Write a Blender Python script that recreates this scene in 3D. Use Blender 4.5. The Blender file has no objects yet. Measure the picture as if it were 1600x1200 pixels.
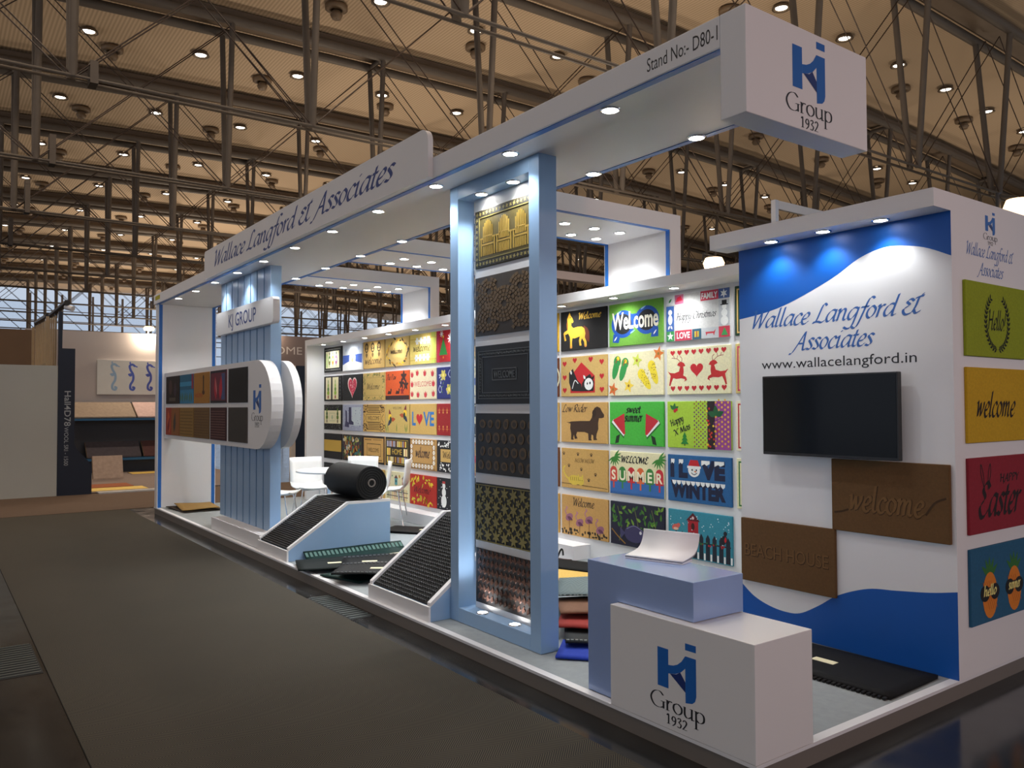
import bpy, math, random
from mathutils import Matrix, Vector
random.seed(7)
PI = math.pi
scene = bpy.context.scene
COL = scene.collection

# ------------------------------------------------------------------ camera
CAM_POS = Vector((2.1432, -2.8044, 1.6))
YAW, PITCH, ROLL, FPX = 0.9421, 0.0277, -0.0038, 1258.5
_F = Vector((-math.sin(YAW) * math.cos(PITCH), math.cos(YAW) * math.cos(PITCH), math.sin(PITCH)))
_R = Vector((math.cos(YAW), math.sin(YAW), 0)); _U = _R.cross(_F)
_R2 = _R * math.cos(ROLL) + _U * math.sin(ROLL); _U2 = -_R * math.sin(ROLL) + _U * math.cos(ROLL)
cam_data = bpy.data.cameras.new('camera'); cam = bpy.data.objects.new('camera', cam_data); COL.objects.link(cam)
cam_data.sensor_width = 36; cam_data.lens = FPX / 1600 * 36; cam_data.clip_end = 400; cam_data.clip_start = 0.05
m = Matrix.Identity(4)
for i in range(3):
    m[i][0], m[i][1], m[i][2], m[i][3] = _R2[i], _U2[i], -_F[i], CAM_POS[i]
cam.matrix_world = m
scene.camera = cam

# ------------------------------------------------------------------ world, exposure
world = bpy.data.worlds.new('overcast_sky'); scene.world = world; world.use_nodes = True
bg = world.node_tree.nodes['Background']; bg.inputs[0].default_value = (0.66, 0.76, 0.92, 1); bg.inputs[1].default_value = 0.85
scene.view_settings.view_transform = 'Standard'; scene.view_settings.look = 'None'
scene.view_settings.exposure = -0.08; scene.view_settings.gamma = 1.0
scene.view_settings.use_curve_mapping = False
scene.cycles.use_denoising = True
scene.cycles.max_bounces = 5; scene.cycles.diffuse_bounces = 3; scene.cycles.glossy_bounces = 2; scene.cycles.use_adaptive_sampling = True; scene.cycles.adaptive_threshold = 0.03; scene.cycles.caustics_reflective = False; scene.cycles.caustics_refractive = False
CEIL_FILL_W, HALL_LAMP_W, DOWN_W, CANOPY_W, TV_W, FRAME_W = 2600, 400, 23, 20, 11, 24
WARM, COOL = (1.0, 0.82, 0.64), (0.93, 0.97, 1.0)

# ------------------------------------------------------------------ materials
MATS = {}
def mat(name, col, rough=0.6, metal=0.0, var=0.0, scale=30.0, bump=0.0, bscale=None, emit=None, spec=0.5, coat=0.0, alpha=None, trans=0.0):
    if name in MATS: return MATS[name]
    M = bpy.data.materials.new(name); M.use_nodes = True; nt = M.node_tree
    p = nt.nodes['Principled BSDF']; L = nt.links.new
    c = tuple(col) + (1,)
    p.inputs['Base Color'].default_value = c; p.inputs['Roughness'].default_value = rough; p.inputs['Metallic'].default_value = metal
    p.inputs['Specular IOR Level'].default_value = spec; p.inputs['Coat Weight'].default_value = coat
    p.inputs['Transmission Weight'].default_value = trans
    if var or bump:
        tc = nt.nodes.new('ShaderNodeTexCoord'); n = nt.nodes.new('ShaderNodeTexNoise')
        n.inputs['Scale'].default_value = scale; n.inputs['Detail'].default_value = 4
        L(tc.outputs['Object'], n.inputs['Vector'])
        if var:
            mx = nt.nodes.new('ShaderNodeMix'); mx.data_type = 'RGBA'
            mx.inputs[6].default_value = tuple(max(0, x * (1 - var)) for x in col) + (1,)
            mx.inputs[7].default_value = tuple(min(1, x * (1 + var)) for x in col) + (1,)
            L(n.outputs['Fac'], mx.inputs[0]); L(mx.outputs[2], p.inputs['Base Color'])
        if bump:
            n2 = nt.nodes.new('ShaderNodeTexNoise'); n2.inputs['Scale'].default_value = bscale or scale * 6
            L(tc.outputs['Object'], n2.inputs['Vector'])
            b = nt.nodes.new('ShaderNodeBump'); b.inputs['Strength'].default_value = bump; b.inputs['Distance'].default_value = 0.01
            L(n2.outputs['Fac'], b.inputs['Height']); L(b.outputs[0], p.inputs['Normal'])
    if emit:
        p.inputs['Emission Color'].default_value = tuple(emit[0]) + (1,); p.inputs['Emission Strength'].default_value = emit[1]; M.cycles.emission_sampling = 'NONE'   # the lamps carry their own light objects
    MATS[name] = M
    return M
def S(r, g, b):   # sRGB 0-255 to linear
    return tuple(((x / 255) / 12.92 if x / 255 <= 0.04045 else ((x / 255 + 0.055) / 1.055) ** 2.4) for x in (r, g, b))

def stripe_mat(name, c1, c2, axis, period, rough=0.8, bump=0.0, zig=0.0, noise=0.0, lo=0.35, hi=0.65):
    """bands across one object axis, optionally zig-zagged along the other"""
    if name in MATS: return MATS[name]
    M = bpy.data.materials.new(name); M.use_nodes = True; nt = M.node_tree; p = nt.nodes['Principled BSDF']; L = nt.links.new
    tc = nt.nodes.new('ShaderNodeTexCoord'); sp = nt.nodes.new('ShaderNodeSeparateXYZ'); L(tc.outputs['Object'], sp.inputs[0])
    def math_n(op, a, b=None):
        n = nt.nodes.new('ShaderNodeMath'); n.operation = op
        for i, v in enumerate((a, b)):
            if v is None: continue
            if isinstance(v, (int, float)): n.inputs[i].default_value = v
            else: L(v, n.inputs[i])
        return n.outputs[0]
    u = sp.outputs[axis]
    if zig:
        other = sp.outputs[(axis + 1) % 3 if axis != 1 else 0]
        t = math_n('PINGPONG', other, zig)
        u = math_n('ADD', u, t)
    f = math_n('FRACT', math_n('DIVIDE', u, period))
    tri = math_n('ABSOLUTE', math_n('SUBTRACT', f, 0.5)); tri = math_n('MULTIPLY', tri, 2.0)
    mr = nt.nodes.new('ShaderNodeMapRange'); mr.inputs[1].default_value = lo; mr.inputs[2].default_value = hi
    L(tri, mr.inputs[0])
    mx = nt.nodes.new('ShaderNodeMix'); mx.data_type = 'RGBA'; mx.inputs[6].default_value = tuple(c1) + (1,); mx.inputs[7].default_value = tuple(c2) + (1,)
    L(mr.outputs[0], mx.inputs[0]); out = mx.outputs[2]
    if noise:
        n = nt.nodes.new('ShaderNodeTexNoise'); n.inputs['Scale'].default_value = 2.2; n.inputs['Detail'].default_value = 6
        L(tc.outputs['Object'], n.inputs['Vector'])
        m2 = nt.nodes.new('ShaderNodeMix'); m2.data_type = 'RGBA'; m2.blend_type = 'MULTIPLY'; m2.inputs[0].default_value = noise
        L(out, m2.inputs[6]); L(n.outputs['Color'], m2.inputs[7]) if False else L(n.outputs['Fac'], m2.inputs[7]); out = m2.outputs[2]
    L(out, p.inputs['Base Color']); p.inputs['Roughness'].default_value = rough
    if bump:
        b = nt.nodes.new('ShaderNodeBump'); b.inputs['Strength'].default_value = bump; b.inputs['Distance'].default_value = 0.02
        L(mr.outputs[0], b.inputs['Height']); L(b.outputs[0], p.inputs['Normal'])
    MATS[name] = M
    return M

WHITE = mat('white_laminate', (0.78, 0.77, 0.77), 0.42, var=0.02, scale=3)
WHITE_GLOSS = mat('white_gloss_laminate', (0.80, 0.79, 0.78), 0.18, coat=0.3)
LBLUE = mat('light_blue_paint', S(150, 182, 216), 0.35, var=0.03, scale=3)
LBLUE2 = mat('pale_blue_gloss_paint', S(142, 164, 208), 0.2, coat=0.3)
LED = mat('blue_edge_strip', S(30, 104, 186), 0.4)
STEEL = mat('dark_roof_steel', S(96, 86, 76), 0.6, metal=0.0, var=0.15, scale=2)
STEEL_L = mat('pale_roof_beam', S(118, 102, 86), 0.6, var=0.1, scale=2)
CABLE = mat('tie_rod_steel', S(64, 46, 32), 0.5)
CHROME = mat('chrome', (0.8, 0.8, 0.82), 0.15, metal=1.0)
BLACK = mat('black_plastic', (0.012, 0.012, 0.013), 0.4)
RUBBER = mat('black_rubber', (0.006, 0.006, 0.006), 0.65, spec=.25, bump=0.3, scale=60)
GLOW = mat('glowing_downlight', (1, 1, 1), 0.5, emit=((1, 0.97, 0.92), 22))
GLOW_HALL = mat('glowing_hall_lamp', (1, 1, 1), 0.5, emit=((1, 0.94, 0.82), 9))
GLOW_WARM = mat('glowing_warm_lamp', (1, 1, 1), 0.5, emit=((1, 0.62, 0.30), 4))
NAVY_TXT = mat('navy_print', S(38, 62, 128), 0.5)
DARK_TXT = mat('dark_print', S(28, 28, 34), 0.5)
LOGO_BLUE = mat('logo_blue_print', S(18, 96, 178), 0.4)
LOGO_DARK = mat('logo_dark_blue_print', S(16, 44, 112), 0.4)
GRAPHIC_BLUE = mat('graphic_blue_print', S(0, 84, 172), 0.45)

# ------------------------------------------------------------------ mesh helpers
def tag(o, label=None, cat=None, group=None, kind=None):
    if label: o['label'] = label
    if cat: o['category'] = cat
    if group: o['group'] = group
    if kind: o['kind'] = kind
    return o
def empty(name, loc=(0, 0, 0), rz=0, parent=None):
    o = bpy.data.objects.new(name, None); COL.objects.link(o); o.location = loc; o.rotation_euler = (0, 0, rz)
    o.empty_display_size = 0.1
    if parent: o.parent = parent
    return o
def copy_tree(o, parent=None):
    c = o.copy(); COL.objects.link(c); c.parent = parent
    for ch in list(o.children):
        if ch.type != 'LIGHT': copy_tree(ch, c)
    return c

class MB:
    def __init__(s): s.v = []; s.f = []; s.m = []; s.mats = []; s.sm = []
    def mi(s, M):
        if M is None: return 0
        if M not in s.mats: s.mats.append(M)
        return s.mats.index(M)
    def add(s, vs, fs, M=None, smooth=False):
        b = len(s.v); s.v += [tuple(p) for p in vs]; k = s.mi(M)
        for f in fs: s.f.append(tuple(b + i for i in f)); s.m.append(k); s.sm.append(smooth)
        return s
    def box(s, x0, x1, y0, y1, z0, z1, M=None):
        v = [(x0, y0, z0), (x1, y0, z0), (x1, y1, z0), (x0, y1, z0), (x0, y0, z1), (x1, y0, z1), (x1, y1, z1), (x0, y1, z1)]
        return s.add(v, [(0, 3, 2, 1), (4, 5, 6, 7), (0, 1, 5, 4), (1, 2, 6, 5), (2, 3, 7, 6), (3, 0, 4, 7)], M)
    def cyl(s, a, b, r, n=10, r2=None, M=None, caps=True):
        a = Vector(a); b = Vector(b); d = (b - a).normalized(); r2 = r if r2 is None else r2
        t = Vector((0, 0, 1)) if abs(d.z) < 0.9 else Vector((1, 0, 0)); e1 = d.cross(t).normalized(); e2 = d.cross(e1)
        vs = [a + (e1 * math.cos(2 * PI * i / n) + e2 * math.sin(2 * PI * i / n)) * r for i in range(n)]
        vs += [b + (e1 * math.cos(2 * PI * i / n) + e2 * math.sin(2 * PI * i / n)) * r2 for i in range(n)]
        s.add(vs, [(i, n + i, n + (i + 1) % n, (i + 1) % n) for i in range(n)], M, True)
        if caps: s.add(vs[:n], [tuple(range(n))], M); s.add(vs[n:], [tuple(reversed(range(n)))], M)
        return s
    def tube(s, pts, r, n=8, M=None):
        for a, b in zip(pts[:-1], pts[1:]): s.cyl(a, b, r, n, M=M)
        return s
    def prism(s, poly, d0, d1, axis='y', M=None):
        """poly: 2d outline counter-clockwise seen from the negative side of the axis (y: x,z / x: y,z / z: x,y)"""
        def P(a, b, d): return {'y': (a, d, b), 'x': (d, a, b), 'z': (a, b, d)}[axis]
        n = len(poly); vs = [P(a, b, d0) for a, b in poly] + [P(a, b, d1) for a, b in poly]
        f = [tuple(range(n)), tuple(reversed(range(n, 2 * n)))] + [(i, n + i, n + (i + 1) % n, (i + 1) % n) for i in range(n)]
        return s.add(vs, f, M)
    def lathe(s, prof, c=(0, 0, 0), n=20, M=None, smooth=True):
        k = len(prof); vs = []
        for i in range(n):
            a = 2 * PI * i / n
            vs += [(c[0] + r * math.cos(a), c[1] + r * math.sin(a), c[2] + z) for r, z in prof]
        fs = [(i * k + j, ((i + 1) % n) * k + j, ((i + 1) % n) * k + j + 1, i * k + j + 1) for i in range(n) for j in range(k - 1)]
        return s.add(vs, fs, M, smooth)
    def build(s, name, M=None, parent=None, loc=(0, 0, 0), rot=(0, 0, 0), bevel=0.0):
        me = bpy.data.meshes.new(name); me.from_pydata(s.v, [], s.f)
        ml = s.mats if s.mats else [M]
        for x in ml: me.materials.append(x)
        if s.mats: me.polygons.foreach_set('material_index', s.m)
        me.polygons.foreach_set('use_smooth', s.sm); me.update()
        o = bpy.data.objects.new(name, me); COL.objects.link(o); o.location = loc; o.rotation_euler = rot
        if parent: o.parent = parent
        if bevel:
            b = o.modifiers.new('bevel', 'BEVEL'); b.width = bevel; b.segments = 2; b.limit_method = 'ANGLE'
        return o
def box(name, M, x0, x1, y0, y1, z0, z1, parent=None, bevel=0.0, loc=(0, 0, 0)):
    return MB().box(x0, x1, y0, y1, z0, z1).build(name, M, parent, loc=loc, bevel=bevel)

def spot(name, loc, power, angle=110, blend=0.6, color=COOL, parent=None, aim=(0, 0, -1), radius=0.03):
    l = bpy.data.lights.new(name, 'SPOT'); l.energy = power; l.spot_size = math.radians(angle); l.spot_blend = blend; l.color = color; l.shadow_soft_size = radius
    o = bpy.data.objects.new(name, l); COL.objects.link(o); o.location = loc
    o.rotation_euler = Vector(aim).to_track_quat('-Z', 'Y').to_euler()
    if parent: o.parent = parent
    return o

# ------------------------------------------------------------------ lettering: outline font and pen-stroke fonts
_TXT = {}
def sans_mesh(s, bold=0.0):
    key = (s, bold)
    if key in _TXT: return _TXT[key]
    cu = bpy.data.curves.new('lettering', 'FONT'); cu.body = s; cu.size = 1.0; cu.resolution_u = 3; cu.offset = bold
    o = bpy.data.objects.new('lettering', cu); COL.objects.link(o)
    me = o.to_mesh(); vs = [(v.co.x, v.co.y) for v in me.vertices]; fs = [tuple(p.vertices) for p in me.polygons]
    o.to_mesh_clear(); bpy.data.objects.remove(o); bpy.data.curves.remove(cu)
    _TXT[key] = (vs, fs)
    return _TXT[key]
BOWL = [(.64, .90), (.42, 1.0), (.17, .78), (.06, .36), (.2, .02), (.44, .2), (.63, .62)]
PBOWL = [(.12, .6), (.34, .97), (.58, .88), (.62, .45), (.42, .05), (.12, .12)]
GL = {
 'a': (.80, [BOWL, [(.67, 1), (.62, .3), (.7, .02), (.86, .16)]]), 'b': (.74, [[(.14, 1.72), (.1, .1)], PBOWL]),
 'c': (.60, [[(.56, .78), (.42, 1), (.18, .8), (.06, .38), (.2, .02), (.42, .05), (.6, .25)]]),
 'd': (.80, [BOWL, [(.70, 1.72), (.62, .3), (.7, .02), (.86, .16)]]),
 'e': (.62, [[(.08, .42), (.4, .52), (.54, .8), (.4, 1), (.18, .8), (.06, .38), (.2, .02), (.42, .05), (.6, .25)]]),
 'f': (.52, [[(.82, 1.58), (.66, 1.74), (.44, 1.5), (.3, .5), (.14, -.5), (-.06, -.74), (-.24, -.6)], [(.05, .95), (.6, .97)]]),
 'g': (.78, [BOWL, [(.67, 1), (.6, 0), (.5, -.58), (.24, -.75), (-.04, -.58)]]),
 'h': (.80, [[(.14, 1.72), (.1, 0)], [(.1, .5), (.36, .96), (.56, .85), (.54, .2), (.64, .02), (.8, .16)]]),
 'i': (.42, [[(.04, .8), (.16, 1), (.14, .2), (.24, .02), (.4, .15)], [(.2, 1.42), (.24, 1.36)]]),
 'j': (.36, [[(.2, 1), (.15, -.4), (-.05, -.75), (-.25, -.6)], [(.22, 1.42), (.26, 1.36)]]),
 'k': (.70, [[(.14, 1.72), (.1, 0)], [(.1, .45), (.42, .98), (.52, .8), (.2, .5), (.46, .12), (.68, .05)]]),
 'l': (.38, [[(.16, 1.72), (.12, .25), (.22, .02), (.38, .15)]]),
 'm': (1.1, [[(.04, .84), (.14, 1), (.12, 0)], [(.12, .5), (.34, .97), (.48, .85), (.46, 0)], [(.46, .5), (.68, .97), (.82, .85), (.8, .2), (.9, .02), (1.05, .15)]]),
 'n': (.80, [[(.04, .84), (.14, 1), (.12, 0)], [(.12, .5), (.36, .97), (.56, .85), (.54, .2), (.64, .02), (.8, .16)]]),
 'o': (.70, [[(.36, 1), (.12, .75), (.08, .3), (.3, .0), (.54, .25), (.6, .7), (.36, 1)]]),
 'p': (.74, [[(.04, .84), (.14, 1), (.06, -.75)], PBOWL]),
 'r': (.50, [[(.04, .84), (.14, 1), (.12, 0)], [(.12, .55), (.32, .95), (.5, .92)]]),
 's': (.54, [[(.52, .86), (.32, 1), (.12, .82), (.3, .55), (.45, .25), (.28, .02), (.04, .12)]]),
 't': (.44, [[(.22, 1.4), (.15, .25), (.27, .02), (.42, .12)], [(0, .97), (.42, .97)]]),
 'u': (.80, [[(.04, .84), (.14, 1), (.12, .25), (.28, .02), (.5, .3)], [(.57, 1), (.54, .2), (.64, .02), (.8, .16)]]),
 'v': (.62, [[(.04, .9), (.15, 1), (.26, .05)], [(.26, .05), (.5, .6), (.54, 1)]]),
 'w': (.98, [[(.04, .9), (.15, 1), (.22, .05)], [(.22, .05), (.48, .95)], [(.48, .95), (.56, .05)], [(.56, .05), (.84, .65), (.86, 1)]]),
 'x': (.66, [[(.04, .95), (.2, .9), (.45, .1), (.62, .05)], [(.6, 1), (.05, 0)]]), 'X': (.95, [[(.05, 1.6), (.85, 0)], [(.85, 1.6), (.02, 0)]]), 'S': (.8, [[(.72, 1.35), (.45, 1.62), (.15, 1.3), (.45, .85), (.66, .4), (.36, 0), (.03, .25)]]),
 'P': (.85, [[(.16, 1.6), (.12, 0)], [(.16, 1.55), (.6, 1.5), (.68, 1.1), (.14, .75)]]), 'Y': (.8, [[(.0, 1.6), (.38, .8)], [(.78, 1.6), (.38, .8), (.34, 0)]]),
 'y': (.76, [[(.04, .84), (.14, 1), (.12, .25), (.28, .02), (.5, .3)], [(.58, 1), (.5, -.3), (.3, -.72), (.02, -.6)]]),
 'W': (1.25, [[(-.08, 1.4), (.1, 1.6), (.25, 0)], [(.25, 0), (.68, 1.5)], [(.68, 1.5), (.78, 0)], [(.78, 0), (1.18, 1.35), (1.32, 1.66)]]),
 'L': (.84, [[(.66, 1.42), (.5, 1.62), (.34, 1.4), (.16, .2), (-.08, .02)], [(-.08, .06), (.3, .1), (.58, 0), (.82, .18)]]),
 'A': (.98, [[(-.36, -.3), (-.12, -.22), (.2, .5), (.62, 1.62)], [(.62, 1.62), (.7, .2), (.8, 0), (.98, .12)], [(.2, .58), (.7, .58)]]),
 'H': (1.1, [[(-.1, 1.35), (.12, 1.6), (.16, 0)], [(.86, 1.6), (.78, .2), (.94, 0), (1.05, .12)], [(.1, .8), (.86, .86)]]),
 'C': (.98, [[(.86, 1.3), (.62, 1.6), (.22, 1.25), (.08, .6), (.3, .04), (.62, .05), (.9, .35)]]),
 'R': (.98, [[(.2, 1.5), (.14, 0)], [(-.1, 1.2), (.3, 1.6), (.72, 1.5), (.7, 1.0), (.22, .8), (.6, .4), (.92, 0)]]),
 'E': (.9, [[(.8, 1.35), (.5, 1.62), (.2, 1.3), (.48, .88), (.1, .5), (.3, .02), (.62, .05), (.86, .35)]]),
 'B': (.9, [[(.2, 1.5), (.14, 0)], [(-.1, 1.25), (.3, 1.6), (.66, 1.45), (.5, .95), (.2, .88), (.7, .7), (.66, .15), (.14, .02)]]),
 'F': (.85, [[(.3, 1.5), (.2, .2), (-.1, .0)], [(-.05, 1.4), (.3, 1.55), (.9, 1.6)], [(.2, .8), (.62, .84)]]),
 'T': (.85, [[(.5, 1.55), (.38, .2), (.1, .0)], [(0, 1.4), (.3, 1.55), (.95, 1.62)]]),
 'M': (1.3, [[(.0, .0), (.2, 1.5)], [(.2, 1.5), (.55, .1)], [(.55, .1), (1.0, 1.5)], [(1.0, 1.5), (1.08, .1), (1.25, .15)]]),
 'O': (1.0, [[(.5, 1.6), (.12, 1.1), (.14, .3), (.48, 0), (.86, .5), (.82, 1.3), (.5, 1.6)]]),
 '&': (1.25, [[(.58, 1.0), (.36, 1.2), (.14, .98), (.36, .74), (.04, .4), (.24, 0), (.62, .12), (.78, .6), (.84, 1.25), (1.08, 1.55)], [(.62, 1.2), (.88, 1.32), (1.12, 1.36)], [(.74, .3), (.9, .02), (1.18, .2)]]),
 '!': (.34, [[(.2, 1.6), (.14, .4)], [(.1, .06), (.14, .0)]]), "'": (.25, [[(.15, 1.6), (.1, 1.3)]]), ' ': (.45, []),
 # upright roman letters for the small logo line
 '{G': (1.55, [[(1.3, 1.3), (.95, 1.62), (.4, 1.45), (.1, .8), (.4, .12), (.95, .0), (1.32, .22)], [(1.32, .02), (1.32, .7)], [(1.05, .7), (1.5, .7)]]),
 '{r': (.66, [[(.14, 1), (.14, 0)], [(.0, .02), (.34, .02)], [(0, .95), (.14, 1)], [(.14, .6), (.36, .98), (.58, .9)]]),
 '{o': (.98, [[(.46, 1.02), (.12, .8), (.1, .3), (.44, -.02), (.8, .25), (.8, .75), (.46, 1.02)]]),
 '{u': (1.02, [[(.14, 1), (.14, .25), (.4, .0), (.76, .25)], [(.78, 1), (.78, .02), (.95, .04)], [(0, .98), (.14, .98)], [(.62, .98), (.78, .98)]]),
 '{p': (.98, [[(.14, 1), (.14, -.72)], [(0, .95), (.14, 1)], [(0, -.7), (.34, -.7)], [(.14, .75), (.42, 1.0), (.8, .8), (.8, .22), (.44, -.02), (.14, .2)]]),
 '{1': (.7, [[(.1, 1.0), (.32, 1.2), (.32, 0)], [(.1, .02), (.55, .02)]]), '{9': (.8, [[(.62, .75), (.4, .5), (.12, .75), (.34, 1.15), (.62, .9), (.55, .3), (.2, -.05)]]),
 '{3': (.75, [[(.12, 1.0), (.36, 1.2), (.55, .95), (.3, .66), (.6, .4), (.4, .0), (.08, .1)]]), '{2': (.78, [[(.12, .95), (.36, 1.2), (.6, .9), (.4, .45), (.08, .02)], [(.08, .04), (.66, .04)]]),
}
def _spline(p, k=5):
    if len(p) < 3: return p
    q = [p[0]] + list(p) + [p[-1]]; out = []
    for i in range(1, len(q) - 2):
        a, b, c, d = q[i - 1], q[i], q[i + 1], q[i + 2]
        for j in range(k):
            t = j / k
            out.append(tuple(0.5 * (2 * b[n] + (c[n] - a[n]) * t + (2 * a[n] - 5 * b[n] + 4 * c[n] - d[n]) * t * t + (3 * b[n] - a[n] - 3 * c[n] + d[n]) * t ** 3) for n in (0, 1)))
    return out + [p[-1]]
def pen_mesh(s, nib=0.13, ang=40, slant=0.28, thin=0.045, roman=False):
    """text swept with a broad nib held at a fixed angle: thick and thin strokes as in italic handwriting"""
    key = (s, nib, ang, slant, thin, roman)
    if key in _TXT: return _TXT[key]
    vs, fs = [], []; x = 0
    nx, ny = math.cos(math.radians(ang)) * nib / 2, math.sin(math.radians(ang)) * nib / 2
    for ch in s:
        adv, strokes = GL.get('{' + ch if roman else ch) or GL.get(ch.lower(), GL[' '])
        for st in strokes:
            pts = [(x + px + slant * py, py) for px, py in _spline(st)]
            for (ax, ay), (bx, by) in zip(pts[:-1], pts[1:]):
                dx, dy = bx - ax, by - ay; l = math.hypot(dx, dy) or 1e-6
                # nib vector plus a minimum hairline width across the stroke
                cx, cy = -dy / l * thin / 2, dx / l * thin / 2
                sg = 1 if (nx * cx + ny * cy) >= 0 else -1
                wx, wy = nx + sg * cx, ny + sg * cy
                b = len(vs); vs += [(ax + wx, ay + wy), (ax - wx, ay - wy), (bx - wx, by - wy), (bx + wx, by + wy)]
                # keep the face turned to the viewer
                ar = (vs[b + 1][0] - vs[b][0]) * (vs[b + 2][1] - vs[b][1]) - (vs[b + 1][1] - vs[b][1]) * (vs[b + 2][0] - vs[b][0])
                fs.append((b, b + 1, b + 2, b + 3) if ar > 0 else (b + 3, b + 2, b + 1, b))
        x += adv
    _TXT[key] = (vs, fs)
    return _TXT[key]
def text2d(s, style='sans', **k):
    if style == 'sans': return sans_mesh(s, k.get('bold', 0.0))
    if style == 'italic': return pen_mesh(s, k.get('nib', .15), 40, .28, .05)
    if style == 'mono': return pen_mesh(s, k.get('nib', .1), 45, .12, .10)
    if style == 'roman': return pen_mesh(s, k.get('nib', .13), 8, 0, .045, True)

class Design:
    """flat print in centimetres, (0,0) at the lower left of the printed face; layers lie a fraction of a millimetre apart"""
    def __init__(s): s.mb = MB(); s.l = 1; s.n = 0
    def up(s): s.l += 1; return s
    def _c(s, c): return mat('print_%02x%02x%02x' % c, S(*c), 0.9, var=0.16, scale=90, bump=0.25, bscale=500) if isinstance(c, tuple) else c
    def faces(s, vs, fs, c):
        # overlapping shapes of one layer are kept a hair apart so that no two faces share a plane
        if len(fs) > 1 and len(vs) == 4 * len(fs): z = [-s.l * 0.0005 - (i // 4 % 9) * 0.00003 for i in range(len(vs))]
        else: s.n += 1; z = [-s.l * 0.0005 - (s.n % 13) * 0.00003] * len(vs)
        s.mb.add([(x / 100, z[i], y / 100) for i, (x, y) in enumerate(vs)], fs, s._c(c)); return s
    def poly(s, pts, c):
        a = sum(p[0] * q[1] - q[0] * p[1] for p, q in zip(pts, list(pts[1:]) + [pts[0]]))
        if a < 0: pts = list(reversed(pts))
        return s.faces(pts, [tuple(range(len(pts)))], c)
    def rect(s, x0, y0, x1, y1, c): return s.poly([(x0, y0), (x1, y0), (x1, y1), (x0, y1)], c)
    def ell(s, cx, cy, rx, ry, c, n=18, rot=0):
        k, q = math.cos(rot), math.sin(rot)
        return s.poly([(cx + rx * math.cos(2 * PI * i / n) * k - ry * math.sin(2 * PI * i / n) * q, cy + rx * math.cos(2 * PI * i / n) * q + ry * math.sin(2 * PI * i / n) * k) for i in range(n)], c)
    def frame(s, x0, y0, x1, y1, w, c):
        s.rect(x0, y0, x1, y0 + w, c); s.rect(x0, y1 - w, x1, y1, c); s.rect(x0, y0 + w, x0 + w, y1 - w, c); return s.rect(x1 - w, y0 + w, x1, y1 - w, c)
    def line(s, pts, w, c, smooth=True):
        pts = _spline(pts) if smooth else pts
        for (ax, ay), (bx, by) in zip(pts[:-1], pts[1:]):
            l = math.hypot(bx - ax, by - ay) or 1e-6; ox, oy = -(by - ay) / l * w / 2, (bx - ax) / l * w / 2
            ex, ey = (bx - ax) / l * w * .2, (by - ay) / l * w * .2
            s.poly([(ax + ox - ex, ay + oy - ey), (ax - ox - ex, ay - oy - ey), (bx - ox + ex, by - oy + ey), (bx + ox + ex, by + oy + ey)], c)
        return s
    def heart(s, cx, cy, h, c, w=1.0):
        p = []
        for i in range(24):
            t = 2 * PI * i / 24
            p.append((cx + w * h * .031 * 16 * math.sin(t) ** 3, cy + h * .031 * (13 * math.cos(t) - 5 * math.cos(2 * t) - 2 * math.cos(3 * t) - math.cos(4 * t) + 2)))
        return s.poly(p, c)
    def star(s, cx, cy, r, c, n=5, inner=.42, rot=PI / 2):
        return s.poly([(cx + (r if i % 2 == 0 else r * inner) * math.cos(rot + PI * i / n), cy + (r if i % 2 == 0 else r * inner) * math.sin(rot + PI * i / n)) for i in range(2 * n)], c)
    def leaf(s, x, y, ln, w, a, c):
        ca, sa = math.cos(a), math.sin(a)
        return s.poly([(x + u * ln * ca - v * w * sa, y + u * ln * sa + v * w * ca) for u, v in ((0, 0), (.25, .42), (.5, .5), (.8, .26), (1, 0), (.8, -.26), (.5, -.5), (.25, -.42))], c)
    def flower(s, cx, cy, r, c, mid=None, n=6):
        for i in range(n): s.ell(cx + r * .55 * math.cos(2 * PI * i / n), cy + r * .55 * math.sin(2 * PI * i / n), r * .45, r * .3, c, 8, 2 * PI * i / n)
        if mid: s.up(); s.ell(cx, cy, r * .3, r * .3, mid, 8); s.l -= 1
        return s
    def text(s, t, cx, cy, h, c, style='sans', rot=0, width=None, **k):
        vs, fs = text2d(t, style, **k)
        if not vs: return s
        ref = 0.72 if style == 'sans' else (1.0 if t.islower() else 1.6)
        xs = [v[0] for v in vs]; x0, x1 = min(xs), max(xs); sy = h / ref; sx = sy if width is None else width / (x1 - x0)
        ca, sa = math.cos(rot), math.sin(rot); mx = (x0 + x1) / 2
        return s.faces([(cx + (x - mx) * sx * ca - y * sy * sa, cy + (x - mx) * sx * sa + y * sy * ca) for x, y in vs], fs, c)
    def build(s, name, parent, loc=(0, 0, 0), rot=(0, 0, 0)):
        return s.mb.build(name, None, parent, loc, rot)

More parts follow.
